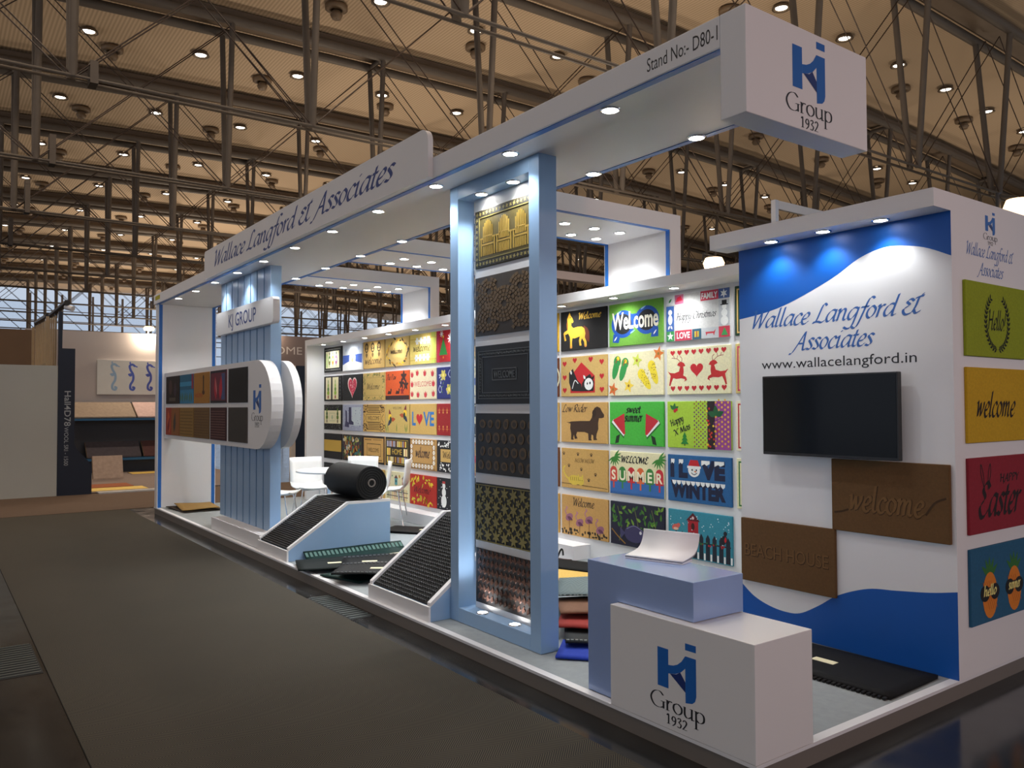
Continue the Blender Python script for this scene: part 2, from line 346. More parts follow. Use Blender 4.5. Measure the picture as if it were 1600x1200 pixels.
def logo(parent, w, dy, loc, rot=(0, 0, 0), mark=True, words=True, stem=1.0):
    """ribbon monogram with two words below; w is the width of the monogram in cm, loc its upper left corner"""
    k = w
    d = Design()
    def q(pts): return [(x * k, y * k * stem) for x, y in pts]
    d.poly(q([(0, 0), (.29, 0), (.29, -1.16), (0, -1.16)]), LOGO_BLUE); d.poly(q([(.73, .34), (1, .34), (1, .14), (.73, .14)]), LOGO_BLUE)
    d.poly(q([(.73, -.04), (1, -.04), (1, -1.12), (.97, -1.26), (.9, -1.35), (.73, -1.40)]), LOGO_BLUE)
    d.poly(q([(.29, -.46), (.42, -.43), (.53, -.36), (.63, -.24), (.73, -.04), (.73, -.40), (.62, -.55), (.47, -.66), (.29, -.71)]), LOGO_BLUE)
    d.up(); d.poly(q([(.33, -.70), (.5, -.66), (.6, -.56), (.73, -.80), (.73, -1.10)]), LOGO_DARK)
    d.build('logo_mark', parent, loc, rot)
    if words:
        e = Design(); e.text('Group', k * .50, -1.82 * k * stem, .48 * k * stem, DARK_TXT, 'roman', width=1.42 * k)
        e.text('1932', k * .50, -2.20 * k * stem, .38 * k * stem, DARK_TXT, 'roman', width=.55 * k, nib=.16)
        e.build('logo_lettering', parent, loc, rot)
# ================================================================== the hall
HX0, HX1, HY0, HY1 = -97.0, 24.0, -30.0, 95.0
def arch(y): return 14.1 - 0.0012 * (y - 18) ** 2
# floor: dark polished concrete
FLOOR_M = bpy.data.materials.new('polished_dark_concrete'); FLOOR_M.use_nodes = True
nt = FLOOR_M.node_tree; p = nt.nodes['Principled BSDF']; tc = nt.nodes.new('ShaderNodeTexCoord'); n = nt.nodes.new('ShaderNodeTexNoise'); n.inputs['Scale'].default_value = 1.6; n.inputs['Detail'].default_value = 7
cr = nt.nodes.new('ShaderNodeValToRGB'); cr.color_ramp.elements[0].position = .35; cr.color_ramp.elements[0].color = (.010, .011, .012, 1); cr.color_ramp.elements[1].position = .75; cr.color_ramp.elements[1].color = (.034, .034, .032, 1)
nt.links.new(tc.outputs['Object'], n.inputs['Vector']); nt.links.new(n.outputs['Fac'], cr.inputs[0]); nt.links.new(cr.outputs[0], p.inputs['Base Color'])
n2 = nt.nodes.new('ShaderNodeTexNoise'); n2.inputs['Scale'].default_value = 5; nt.links.new(tc.outputs['Object'], n2.inputs['Vector'])
mr = nt.nodes.new('ShaderNodeMapRange'); mr.inputs[3].default_value = .04; mr.inputs[4].default_value = .26; nt.links.new(n2.outputs['Fac'], mr.inputs[0]); nt.links.new(mr.outputs[0], p.inputs['Roughness'])
tag(box('floor', FLOOR_M, HX0, HX1, HY0, HY1, -0.2, 0), kind='structure')

# ceiling: shallow vault of ribbed cream sheeting
CEIL_M = stripe_mat('ribbed_ceiling_sheet', S(204, 180, 150), S(182, 158, 130), 1, 0.12, rough=0.75)
mb = MB(); ys = [HY0 + (HY1 - HY0) * i / 40 for i in range(41)]
vs = []
for y in ys: vs += [(HX0, y, arch(y) + .45), (HX1, y, arch(y) + .45)]
mb.add(vs, [(2 * i, 2 * i + 1, 2 * i + 3, 2 * i + 2) for i in range(40)], None, True)
tag(mb.build('ceiling', CEIL_M), kind='structure')

# far glazed gable wall
FARW = mat('far_wall_panel', S(150, 128, 104), 0.8, var=0.08, scale=.5)
wf = tag(box('wall_far', FARW, HX0 - .4, HX0, HY0, HY1, 0, 2.2), kind='structure')
tag(box('wall_right', FARW, HX0, HX1, HY1, HY1 + .4, 0, 7.2), kind='structure')
MULL = mat('window_mullion', S(96, 90, 88), 0.6)
PANE = mat('window_pane', (0.9, 0.95, 1.0), 0.02, trans=1.0, spec=0.3)
win = tag(empty('window_1', (HX0 - .2, 0, 0)), kind='structure')
pane_w = 3.0; zs = [2.2, 4.4, 6.6, 8.8, 11.0]
tall = MB().box(-.12, .12, -.10, .10, 2.2, 13.9).build('mullion', MULL, win); tall.location = (0, HY0, 0)
for i in range(1, 32):
    c = tall.copy(); COL.objects.link(c); c.location = (0, HY0 + pane_w * i, 0)
for z in zs:
    for dz in (0, 1.1):
        MB().box(-.07, .07, HY0, HY1, z + dz - .04, z + dz + .04).build('transom', MULL, win)
pn = MB().box(-.01, .01, .08, pane_w - .08, .08, 2.12).build('window_pane', PANE, win); pn.location = (0, HY0, 2.2)
for i in range(6, 24):
    for j, z in enumerate(zs):
        c = pn.copy(); COL.objects.link(c); c.location = (0, HY0 + pane_w * i, z)
pn.location = (0, HY0 + pane_w * 5, 2.2)

# ------------------------------------------------------------------ roof trusses: twin top chords, V struts, low chord, crossed tie rods
NODE_Y = [-11.0 + 5.3 * i for i in range(18)]
LOWZ = 8.6
def low(y): return LOWZ + 0.0009 * max(0, y - 18) ** 2 * 0.3
def rod(a, b, r): return MB().cyl(a, b, r, 6)
POST_M, ROD_M, CH_M = {}, {}, {}
def make_truss(X, ymax):
    nodes = [i for i, y in enumerate(NODE_Y) if y <= ymax]
    t = empty('roof_truss', (X, 0, 0))
    tag(t, 'dark steel roof truss with paired struts and crossed tie rods under the ribbed ceiling', 'truss', 'roof trusses spanning the hall')
    def part(key, name, fn, M):
        if key not in CH_M: CH_M[key] = fn().build(name, M, t)
        else:
            o = bpy.data.objects.new(name, CH_M[key].data); COL.objects.link(o); o.parent = t
    last = nodes[-1]
    for s in (-1, 1):
        def chord(s=s):
            b = MB()
            for i in nodes[:-1]: b.cyl((s * .55, NODE_Y[i], arch(NODE_Y[i])), (s * .55, NODE_Y[i + 1], arch(NODE_Y[i + 1])), .15, 10)
            return b
        part(('top', s, last), 'top_chord', chord, STEEL)
    def ceilband():
        b = MB()
        for i in nodes[:-1]:
            y0, y1 = NODE_Y[i], NODE_Y[i + 1]
            b.prism([(y0, arch(y0) + .14), (y1, arch(y1) + .14), (y1, arch(y1) + .40), (y0, arch(y0) + .40)], -.42, .42, 'x')
        return b
    part(('band', last), 'roof_beam', ceilband, STEEL_L)
    for s in (-1, 1):
        def lowch(s=s):
            b = MB()
            for i in nodes[:-1]: b.cyl((s * .16, NODE_Y[i], low(NODE_Y[i])), (s * .16, NODE_Y[i + 1], low(NODE_Y[i + 1])), .038, 8)
            return b
        part(('low', s, last), 'bottom_chord', lowch, STEEL)
    for i in nodes:
        y = NODE_Y[i]
        for s in (-1, 1):
            part(('post', i, s), 'strut', lambda: MB().cyl((s * .55, y, arch(y)), (s * .12, y, low(y)), .09, 10), STEEL)
        part(('node', i), 'node_joint', lambda: MB().box(-.20, .20, -.08, .08, low(y) - .08, low(y) + .08), STEEL)
        if i % 2 == 0: part(('sn', i), 'cross_strut', lambda: MB().cyl((-.55, y, arch(y) - .02), (.55, y, arch(y) - .02), .09, 8), STEEL)
        if i != last:
            y1 = NODE_Y[i + 1]
            for s in (-.22, .22):
                part(('rodA', i, s), 'tie_rod', lambda: rod((s, y, arch(y) - .1), (s * .6, y1, low(y1)), .017), CABLE)
                part(('rodB', i, s), 'tie_rod', lambda: rod((s * .6, y, low(y)), (s, y1, arch(y1) - .1), .017), CABLE)
    return t, nodes
TRUSS_X = [-10 - 7 * k for k in range(12)]
for X in TRUSS_X: make_truss(X, min(80, 2.7 * (2.2 - X) + 2))
# wide fill lights on poles, added out of view to brighten the ceiling
UPL = mat('fill_light_housing', S(60, 52, 46), 0.5); fl0 = None
for X in (0, -13, -27, -41, -56, -72, -88):
    for Y_ in (-15, 13, 36):
        if fl0 is None:
            fl = fl0 = empty('fill_light_stand')
            MB().box(-.3, .3, -.3, .3, 0, .04).build('base', UPL, fl); MB().cyl((0, 0, .04), (0, 0, 2.0), .03, 8).build('pole', UPL, fl); MB().box(-.18, .18, -.12, .12, 2.0, 2.14).build('head', UPL, fl)
        else: fl = copy_tree(fl0)
        fl.location = (X, Y_, 0); tag(fl, 'dark fill light on a pole, added out of view to brighten the ceiling', 'floodlight', 'added ceiling fill lights')
        spot('uplight', (0, 0, 2.3), CEIL_FILL_W * (1 if X > -50 else 2.2) * (.6 if Y_ > 30 else 1), 158, 1.0, WARM, fl, (0, 0, 1), 1.6)

# ------------------------------------------------------------------ ceiling lamps and air outlets, one row of each per bay
NOZ = mat('air_outlet_metal', S(120, 100, 78), 0.5); DISH = mat('lamp_dish', S(96, 80, 62), 0.5)
lamp0 = noz0 = None
for X in [-6.5] + [x - 3.5 for x in TRUSS_X]:
    ymax = min(78, 2.6 * (2.2 - X)); ymin = -6
    y = 1.4 - 3.6 * 2
    while y < ymax:
        z = arch(y) + .40
        if lamp0 is None:
            lp = lamp0 = empty('ceiling_lamp'); tag(lp, 'round downlight with glowing white centre on the ribbed ceiling', 'lamp', 'hall ceiling lamps')
            MB().lathe([(.10, .04), (.26, 0), (.30, -.08), (.25, -.10), (.21, -.05)], n=16).build('reflector', DISH, lp)
            MB().lathe([(0.001, -.09), (.10, -.08), (.19, -.05)], n=14).build('lens', GLOW_HALL, lp)
        else: lp = copy_tree(lamp0)
        lp.location = (X, y, z)
        if X > -30 and -8 < y < 14: spot('hall_lamp_light', (0, 0, -.2), HALL_LAMP_W, 130, .8, WARM, lp, radius=.2)
        y += 3.6
    y = 2.3 - 5.3
    while y < ymax:
        if noz0 is None:
            q = noz0 = empty('air_outlet'); tag(q, 'round metal air outlet hanging under the ribbed ceiling', 'vent', 'air outlets between the ceiling lamps')
            MB().lathe([(.05, .05), (.36, 0), (.36, -.12), (.2, -.16), (.2, -.02)], n=14).build('collar', NOZ, q)
            MB().lathe([(.12, -.16), (.2, -.3), (.14, -.42), (.02, -.4)], n=12).build('nozzle', NOZ, q)
        else: q = copy_tree(noz0)
        q.location = (X - 1.1, y, arch(y) + .40)
        y += 5.3
# ================================================================== stand: floor and carcass
CARP_M = stripe_mat('woven_aisle_carpet', S(24, 22, 19), S(80, 74, 60), 1, 0.014, rough=0.95, zig=0.10, noise=0.25)
tag(box('aisle_carpet', CARP_M, -11.7, 3.2, -2.19, -0.22, 0.0, 0.008), 'long dark brown woven aisle runner beside the stand', 'carpet')
GRATE_M = mat('floor_grate_metal', S(70, 78, 78), 0.4, metal=0.4)
def grate(name, x0, x1, y0, y1, label, n):
    g = empty(name, (x0, y0, 0)); tag(g, label, 'grate')
    w, d = x1 - x0, y1 - y0
    MB().box(0, w, 0, d, 0, .002).build('frame', mat('grate_pit', (.01, .01, .01), .8), g)
    for i in range(n): MB().box(w * (i + .15) / n, w * (i + .6) / n, .01, d - .01, .002, .006).build('bar', GRATE_M, g)
grate('floor_grate', -4.35, -3.5, -.21, -.01, 'slotted metal floor grate between carpet runner and stand platform', 14)
grate('floor_grate', -4.25, -3.5, -2.75, -2.21, 'slotted metal floor grate on the bare side of the carpet runner', 14)
BROWNC = mat('brown_cross_aisle_carpet', S(92, 74, 60), 0.95, var=0.15, scale=12, bump=.2)
tag(box('cross_aisle_carpet', BROWNC, -14.6, -11.75, -9, 5, 0, 0.006), 'plain brown carpet of the cross aisle beyond the stand', 'carpet')

PLAT = empty('stand_platform', (-5.5, 2, 0)); tag(PLAT, 'long low stand platform with grey carpet and white edge', 'platform')
GREYC = mat('grey_stand_carpet', S(146, 152, 154), 0.95, var=0.14, scale=25, bump=.25, bscale=300)
EDGEM = mat('white_edge_trim', (0.75, 0.75, 0.76), 0.35)
SKIRT = mat('grey_platform_skirt', S(120, 112, 104), 0.35)
def pbox(nm, M, x0, x1, y0, y1, z0, z1): return box(nm, M, x0 + 5.5, x1 + 5.5, y0 - 2, y1 - 2, z0, z1, PLAT)
pbox('base', SKIRT, -10.93, -.01, .01, 4.0, 0, .088)
pbox('carpet', GREYC, -10.90, -.05, .05, 3.98, .088, .1)
pbox('edge_trim', EDGEM, -10.94, 0, 0, .05, .085, .1015); pbox('edge_trim', EDGEM, -.05, 0, .05, 4.0, .085, .1015)

ZP, SOF, TOP = 0.1018, 3.157, 3.298
# header beam along the aisle
HD = empty('header_beam', (-5.4, .4, 3.2)); tag(HD, 'long white overhead beam along the aisle with raised name board and end wall', 'header beam')
def hbox(nm, M, x0, x1, y0, y1, z0, z1, par=HD, o=(5.4, -.4, -3.2), bv=0): return box(nm, M, x0 + o[0], x1 + o[0], y0 + o[1], y1 + o[1], z0 + o[2], z1 + o[2], par, bv)
HY1_ = .85
HBEAM = hbox('beam', WHITE, -10.9, -.121, -.034, HY1_, SOF, TOP, bv=.004)
hbox('end_wall', WHITE, -10.9, -10.75, 0, HY1_, ZP, SOF)
for y0, y1 in ((-.022, .022), (HY1_ - .055, HY1_ - .012)): hbox('edge_strip', LED, -10.75, -.12, y0, y1, SOF - .004, SOF)
for y0, y1 in ((.012, .06), (HY1_ - .06, HY1_ - .012)): hbox('edge_strip', LED, -10.75, -10.746, y0, y1, ZP, SOF - .004)
nb = []; bx0, bx1, bz0, bz1, r = -8.0, -2.57, 3.158, 3.50, .09
for cx, cz, a0 in ((bx1 - r, bz1 - r, 0), (bx0 + .04, bz1 - .04, 90)):
    rr = r if a0 == 0 else .04
    nb += [(cx + rr * math.cos(math.radians(a0 + 15 * i)), cz + rr * math.sin(math.radians(a0 + 15 * i))) for i in range(7)]
nb = [(bx0, bz0), (bx1, bz0)] + nb
MB().prism([(a + 5.4, b - 3.2) for a, b in nb], -.075 - .4, -.035 - .4, 'y').build('name_board', WHITE, HD); NBOARD = HD.children[-1]
d = Design(); d.text('Wallace Langford & Associates', 0, 0, 17.5, NAVY_TXT, 'italic', width=455, nib=.17)
d.build('name_lettering', NBOARD, (-5.30 + 5.4, -.075 - .4, 3.262 - 3.2))
d = Design(); d.text('Stand No:- D80-1', 0, 0, 6.8, DARK_TXT, 'sans', width=42.5); d.build('stand_number', HBEAM, (-.345 + 5.4, -.434, 3.195 - 3.2))
d = Design(); d.rect(0, 0, 30, 6, (190, 180, 60)); d.build('yellow_sticker', HBEAM, (-10.80 + 5.4, -.434, 3.21 - 3.2))

# hanging sign box at the near end
SB = empty('sign_box', (-.05, .43, 2.835)); tag(SB, 'white hanging box sign with blue monogram at the end of the overhead beam', 'sign')
SBB = box('box', WHITE, -.07, .066, -.464, .46, 0, .463, SB, bevel=.003)
logo(SBB, 25, 0, (.066, .29 - .43, .375), (0, 0, PI / 2), stem=.66)

# cross beams to the back wall
XB = [(-3.62, -2.76, 'nearest the hanging sign box'), (-5.86, -5.0, 'middle one of the three'), (-7.77, -6.95, 'nearest the ribbed blue column')]
for x0, x1, wh in XB:
    cb = empty('cross_beam', ((x0 + x1) / 2, 1.7, 3.2)); tag(cb, 'white cross beam with downlights and end leg, ' + wh, 'cross beam', 'cross beams of the stand')
    w = (x1 - x0) / 2
    def cbx(nm, M, a, b, c, e, f, g): return box(nm, M, a, b, c - 1.7, e - 1.7, f - 3.2, g - 3.2, cb)
    cbx('beam', WHITE, -w, w, HY1_, 2.63, SOF, TOP); cbx('leg', WHITE, -w, w, 2.5, 2.63, 2.66, SOF)
    for s in (-1, 1):
        a, b = sorted((s * (w - .012), s * (w - .055)))
        cbx('edge_strip', LED, a, b, HY1_, 2.5, SOF - .004, SOF); cbx('edge_strip', LED, a, b, 2.496, 2.5, 2.66, SOF - .004)

# back wall with canopy, shelf and plinth
BW = empty('mat_wall', (-5.5, 2.5, ZP)); tag(BW, 'long white display wall with lit canopy holding rows of printed doormats', 'display wall')
def bbx(nm, M, x0, x1, y0, y1, z0, z1, bv=0): return box(nm, M, x0 + 5.5, x1 + 5.5, y0 - 2.5, y1 - 2.5, z0 - ZP, z1 - ZP, BW, bv)
bbx('panel', WHITE, -10.5, -1.0, 2.5, 2.63, ZP, 2.69); bbx('canopy', WHITE, -10.5, -1.43, 2.2, 2.5, 2.6, 2.69)
bbx('end_cheek', WHITE, -10.5, -10.42, 2.2, 2.5, ZP, 2.6); bbx('plinth', WHITE, -9.2, -3.85, 2.28, 2.5, ZP, .24)

# tv wall box
TV = empty('screen_wall', (-.7, 2.2, ZP)); tag(TV, 'white stand wall with blue wave graphic, script lettering and small canopy', 'display wall')
def tbx(nm, M, x0, x1, y0, y1, z0, z1): return box(nm, M, x0 + .7, x1 + .7, y0 - 2.2, y1 - 2.2, z0 - ZP, z1 - ZP, TV)
TWB = tbx('wall_block', WHITE, -1.43, 0, 1.745, 3.95, ZP, 2.77); tbx('canopy', WHITE, -1.53, 0, 1.56, 1.745, 2.67, 2.77)
d = Design()
top = _spline([(-1.43, 2.195), (-1.2, 2.225), (-1.0, 2.278), (-.723, 2.388), (-.551, 2.482), (-.42, 2.522), (-.311, 2.525), (-.15, 2.49), (0.0, 2.42)], 6)
d.poly([(a * 100, b * 100) for a, b in top] + [(0, 267), (-143, 267)], GRAPHIC_BLUE)
bot = _spline([(-1.43, .38), (-1.34, .315), (-1.226, .273), (-1.1, .255), (-.983, .267), (-.85, .34), (-.711, .432), (-.52, .505), (-.346, .526), (-.15, .55), (0.0, .58)], 6)
d.poly([(a * 100, b * 100) for a, b in bot] + [(0, 10.2), (-143, 10.2)], GRAPHIC_BLUE)
d.build('wave_graphic', TWB, (.7, 1.745 - 2.2, -ZP))
d = Design(); SCR = mat('script_blue_print', S(52, 100, 172), .5)
d.text('Wallace Langford &', -73.5, 212, 11.5, SCR, 'italic', width=118, nib=.16); d.text('Associates', -74.5, 195.5, 11.5, SCR, 'italic', width=60, nib=.16)
d.text('www.wallacelangford.in', -72.6, 184.3, 6.4, DARK_TXT, 'sans', width=105)
d.build('wall_lettering', TWB, (.7, 1.745 - 2.2, -ZP))
logo(TWB, 12.5, 0, (.7, 2.155 - 2.2, 2.70 - ZP), (0, 0, PI / 2), stem=.62)
d = Design(); d.text('Wallace Langford &', 222, 245, 7.2, SCR, 'italic', width=60, nib=.15); d.text('Associates', 221, 234.5, 7.2, SCR, 'italic', width=34, nib=.15)
d.build('side_lettering', TWB, (.7, -2.2, -ZP), (0, 0, PI / 2))

# screen
tv = empty('television', (-.72, 1.66, 1.28)); tag(tv, 'black flat television mounted on the white wall with wave graphic', 'television')
bz = box('bezel', BLACK, -.457, .457, -.012, .03, 0, .51, tv, bevel=.004)
box('screen', mat('dark_screen_glass', (.003, .003, .004), .16, spec=.25), -.447, .447, -.014, -.012, .018, .5, bz)
box('wall_bracket', BLACK, -.2, .2, .03, .084, .12, .4, tv)

# frame with rubber mats
FR = empty('mat_frame', (-2.24, .28, ZP)); tag(FR, 'tall light blue standing frame holding a column of dark rubber mats', 'display frame')
def fbx(nm, M, x0, x1, y0, y1, z0, z1, bv=.003): return box(nm, M, x0 + 2.24, x1 + 2.24, y0 - .28, y1 - .28, z0 - ZP, z1 - ZP, FR, bv)
fbx('post', LBLUE, -2.755, -2.65, .214, .353, ZP, SOF); fbx('post', LBLUE, -1.825, -1.72, .214, .353, ZP, SOF)
fbx('rail', LBLUE, -2.65, -1.825, .214, .353, ZP, .2); fbx('rail', LBLUE, -2.65, -1.825, .214, .353, 3.06, SOF)
fbx('backing_panel', WHITE, -2.60, -1.825, .325, .345, .2, 3.06, 0)

# ribbed column with sign boards
CL = empty('ribbed_column', (-7.4, .28, ZP)); tag(CL, 'wide light blue column of vertical slats standing on a white plinth', 'column')
def cbx2(nm, M, x0, x1, y0, y1, z0, z1, bv=0): return box(nm, M, x0 + 7.4, x1 + 7.4, y0 - .28, y1 - .28, z0 - ZP, z1 - ZP, CL, bv)
cbx2('plinth', WHITE, -8.12, -6.36, .06, .5, ZP, .25, .003); cbx2('back_panel', LBLUE, -8.36, -6.5, .29, .345, .25, SOF)
W8 = 1.86 / 8
for i in range(8): cbx2('slat', LBLUE, -8.36 + i * W8 + .035, -8.36 + (i + 1) * W8, .225, .29, .25, SOF)
kj = empty('name_plate', (-7.24, .19, 2.64)); tag(kj, 'small pinkish white rounded name board on the ribbed blue column', 'sign')
def rrect(x0, x1, z0, z1, r, n=5):
    P = []
    for cx, cz, a in ((x1 - r, z0 + r, -90), (x1 - r, z1 - r, 0), (x0 + r, z1 - r, 90), (x0 + r, z0 + r, 180)):
        P += [(cx + r * math.cos(math.radians(a + 90 * i / n)), cz + r * math.sin(math.radians(a + 90 * i / n))) for i in range(n + 1)]
    return P
kb = MB().prism(rrect(-1.03, 1.03, -.14, .14, .05), -.04, .033, 'y').build('board', WHITE, kj)
d = Design(); d.text('KJ GROUP', -2, -7.4, 16, NAVY_TXT, 'sans', width=100, bold=.008); d.build('lettering', kb, (0, -.04, 0))
def pill(name, y0, y1, x0, label, withlogo):
    e = empty(name, (-8.4, y0, 1.63)); tag(e, label, 'display board', None)
    R_ = .485; xe = -6.09 + 8.4
    P = [(x0 + 8.4, R_), (x0 + 8.4, -R_)] + [(xe - R_ + R_ * math.cos(math.radians(a)), R_ * math.sin(math.radians(a))) for a in range(-90, 91, 9)]
    pb_ = MB().prism(P, 0, y1 - y0, 'y').build('board', WHITE, e)
    if withlogo: logo(pb_, 26, 0, (-6.67 + 8.4, 0, .155), stem=.70)
pill('rounded_mat_board', .095, .223, -10.745, 'long white board with one rounded end and small mats across the ribbed column', True)
pill('rounded_board', .347, .43, -8.9, 'plain white rounded board behind the ribbed blue column', False)

# counters
CT = empty('white_counter', (-.44, .2, ZP)); tag(CT, 'low white counter block with blue monogram at the platform corner', 'counter')
cb_ = box('block', WHITE_GLOSS, -.439, .438, -.2, .205, 0, .5, CT, bevel=.003); logo(cb_, 23.5, 0, (-.555 + .44, -.2, .468 - ZP), stem=.66)
LP = [(-1.111, 0), (-.881, 0), (-.881, .502), (-.38, .502), (-.38, .685), (-1.111, .685)]
tag(MB().prism([(a + .745, b) for a, b in LP], -.178, .178, 'y').build('blue_counter', LBLUE2, None, (-.745, .233, ZP), bevel=.003), 'pale blue counter block stepping over the low white counter', 'counter')

# ------------------------------------------------------------------ downlights
def downlight(x, y, z, label, group, power, up=False, angle=115, r=.045, color=COOL, cache={}):
    o = empty('downlight', (x, y, z)); tag(o, label, 'downlight', group)
    s = 1 if up else -1
    key = (up, r)
    if key not in cache:
        a = MB().lathe([(r * 1.25, 0), (r * 1.25, s * .006), (r * .98, s * .008)], n=16).build('trim_ring', CHROME, o)
        b = MB().lathe([(.0005, s * .007), (r, s * .006)], n=16).build('lens', GLOW, o); cache[key] = (a.data, b.data)
    else:
        for nm, me in zip(('trim_ring', 'lens'), cache[key]):
            q = bpy.data.objects.new(nm, me); COL.objects.link(q); q.parent = o
    spot('downlight_beam', (0, 0, s * .02), power, angle, 1.0 if angle > 160 else .7, color, o, (0, 0, s))
    return o
for k in range(11):
    x = -.94 - .895 * k
    downlight(x, .082, SOF, 'small bright downlight in the soffit of the long header beam, front row', 'header front row', DOWN_W)
    if not -3.7 < x < -2.4: downlight(x - .03, .79, SOF, 'small bright downlight in the soffit of the long header beam, back row', 'header back row', DOWN_W)
for (x0, x1, wh) in XB:
    for x in (x1 - .34, x1 - .655):
        for y in (1.24, 1.57, 1.905, 2.21): downlight(x, y, SOF, 'small bright downlight in the cross beam, ' + wh, 'downlights of one cross beam, ' + wh, DOWN_W)
for k in range(12):
    x = -10.0 + .745 * k
    downlight(x, 2.31, 2.6, 'small bright downlight under the canopy above the doormat wall', 'mat wall canopy lights', CANOPY_W, r=.04, angle=165)
for x in (-1.089, -.713, -.344): downlight(x, 1.64, 2.67, 'small bright downlight under the canopy over the wave graphic', 'screen wall lights', TV_W, r=.04, angle=120)
for x in (-2.42, -2.05):
    downlight(x, .26, 3.06, 'small bright downlight in the top rail of the light blue mat frame', 'frame top lights', FRAME_W, r=.04, angle=130)
    downlight(x, .26, .2, 'small bright uplight in the bottom rail of the light blue mat frame', 'frame bottom lights', FRAME_W * .5, up=True, r=.035, angle=120)
# ================================================================== doormats
TAN, CREAM, BLK, WHT, RED, GRN, YEL = (200, 162, 92), (232, 222, 180), (28, 26, 26), (236, 236, 232), (190, 32, 40), (40, 130, 52), (240, 200, 40)
MW, MH = 69.5, 40.2
EDGE_M = mat('coir_edge', S(120, 90, 52), 0.95, var=.2, scale=120)
RUBB_EDGE = mat('rubber_edge', (.015, .015, .015), .8)
def coir(c): return mat('coir_%02x%02x%02x' % c, S(*c), 0.95, var=.2, scale=70, bump=.5, bscale=420)
def doormat(x, y, z, base, label, design=None, group='doormats on the back wall', rot=(0, 0, 0), w=MW, h=MH, t=1.8, name='doormat', M=None, bev=.004):
    M = M or coir(base)
    o = MB().box(0, w / 100, -t / 100, 0, 0, h / 100).build(name, M, None, (x, y, z), rot, bevel=bev)
    tag(o, label, 'doormat', group)
    if design:
        d = Design(); design(d); d.build('printed_design', o, (0, -t / 100, 0))
    return o

# ---- designs: functions drawing on a 69.5 x 40.2 cm face
def paw(d, x, y, s, c):
    d.ell(x, y, s, s * .8, c, 10)
    for a in (-.9, -.3, .3, .9): d.ell(x + 1.5 * s * math.sin(a), y + 1.5 * s * math.cos(a), s * .36, s * .45, c, 8)
def topiary(d, x, y0, c1, c2, pot, tiers=3, s=1.0):
    d.rect(x - 2.2 * s, y0, x + 2.2 * s, y0 + 5 * s, pot); d.rect(x - .4, y0 + 5 * s, x + .4, y0 + 8 * s, (110, 70, 30))
    for i in range(tiers): d.ell(x, y0 + (9 + i * 6) * s, (4.4 - i) * s, 3.6 * s, c1 if i % 2 == 0 else c2, 14)
def tree(d, x, y0, w, h, c): d.poly([(x - w / 2, y0), (x + w / 2, y0), (x, y0 + h)], c)
def snow(d, c, n, seed, x0=2, x1=67, y0=2, y1=38, r=.6):
    q = random.Random(seed)
    for _ in range(n): d.ell(q.uniform(x0, x1), q.uniform(y0, y1), r * q.uniform(.6, 1.3), r * q.uniform(.6, 1.3), c, 7)
def flake(d, x, y, r, c):
    for i in range(4):
        a = PI * i / 4; d.line([(x - r * math.cos(a), y - r * math.sin(a)), (x + r * math.cos(a), y + r * math.sin(a))], r * .26, c, False)
def d_cactus(d):
    d.frame(1, 1, 68.5, 39, 5.5, (18, 18, 18)); d.rect(7, 6.5, 60, 33.5, CREAM); d.up()
    for i in range(11): d.star(6 + i * 5.6, 3.6, 1.6, (200, 200, 190), 4); d.star(6 + i * 5.6, 36.5, 1.6, (200, 200, 190), 4)
    d.rect(8, 8, 15, 30, (200, 215, 140))
    for i, c in enumerate(((90, 120, 60), (200, 170, 60), (150, 110, 150))):
        x = 22 + i * 13; d.ell(x, 19, 4.6, 8, c, 14); d.ell(x, 30, 1.8, 3, (60, 70, 40), 10); d.leaf(x, 8, 4, 2, PI / 2, (80, 110, 50))
        d.up(); d.ell(x, 20, 2.4, 2.6, CREAM, 10); d.ell(x, 15, 1.6, 1.6, (180, 60, 50), 8); d.l -= 1
def d_topiary(d):
    for x0, x1 in ((7, 28), (34, 57)): d.rect(x0, 2.5, x1, 38, CREAM)
    for i in range(6): d.ell(63, 5 + i * 6, 1.4, 1.8, (80, 82, 84), 8)
    d.up(); topiary(d, 17, 4, (140, 170, 40), (90, 130, 50), (150, 60, 30), 4); topiary(d, 45, 4, (150, 185, 60), (110, 150, 50), (150, 60, 40), 4)
def d_pines(d):
    d.rect(2, 10, 66, 31, CREAM); snow(d, (190, 190, 190), 40, 1, y0=32, y1=39, r=.35); snow(d, (190, 190, 190), 40, 2, y0=1, y1=9, r=.35); d.up()
    for x in (12, 54): topiary(d, x, 11.5, (90, 120, 40), (60, 90, 40), (120, 110, 80), 3, .95)
    d.frame(22, 14, 44, 27, .6, (170, 180, 140)); d.flower(33, 20, 4, (170, 180, 140))
def d_band(d):
    d.rect(1, 12, 68, 30, (196, 158, 66)); d.up()
    for i in range(17): d.rect(1.5 + 4 * i, 1, 3 + 4 * i, 10, (46, 42, 40)); d.rect(1.5 + 4 * i, 32, 3 + 4 * i, 39, (44, 40, 44))
def d_stripes(d):
    for i in range(14): d.rect(2 + 4.8 * i, 2, 4 + 4.8 * i, 38, (60, 60, 60))
def d_winter(d):
    d.rect(0.5, 8, 69, 24, (60, 90, 170)); d.poly([(0, 0), (69.5, 0), (69.5, 10), (48, 13), (30, 15), (12, 12), (0, 9)], WHT); d.up()
    d.poly([(24, 10), (46, 10), (46, 22), (35, 30), (24, 22)], (214, 220, 235)); d.rect(16, 8, 54, 12, WHT); d.up(); d.ell(35, 16, 2.5, 3.5, (230, 190, 110), 12)
    flake(d, 12, 32, 3, (190, 200, 225)); flake(d, 58, 33, 3, (190, 200, 225))
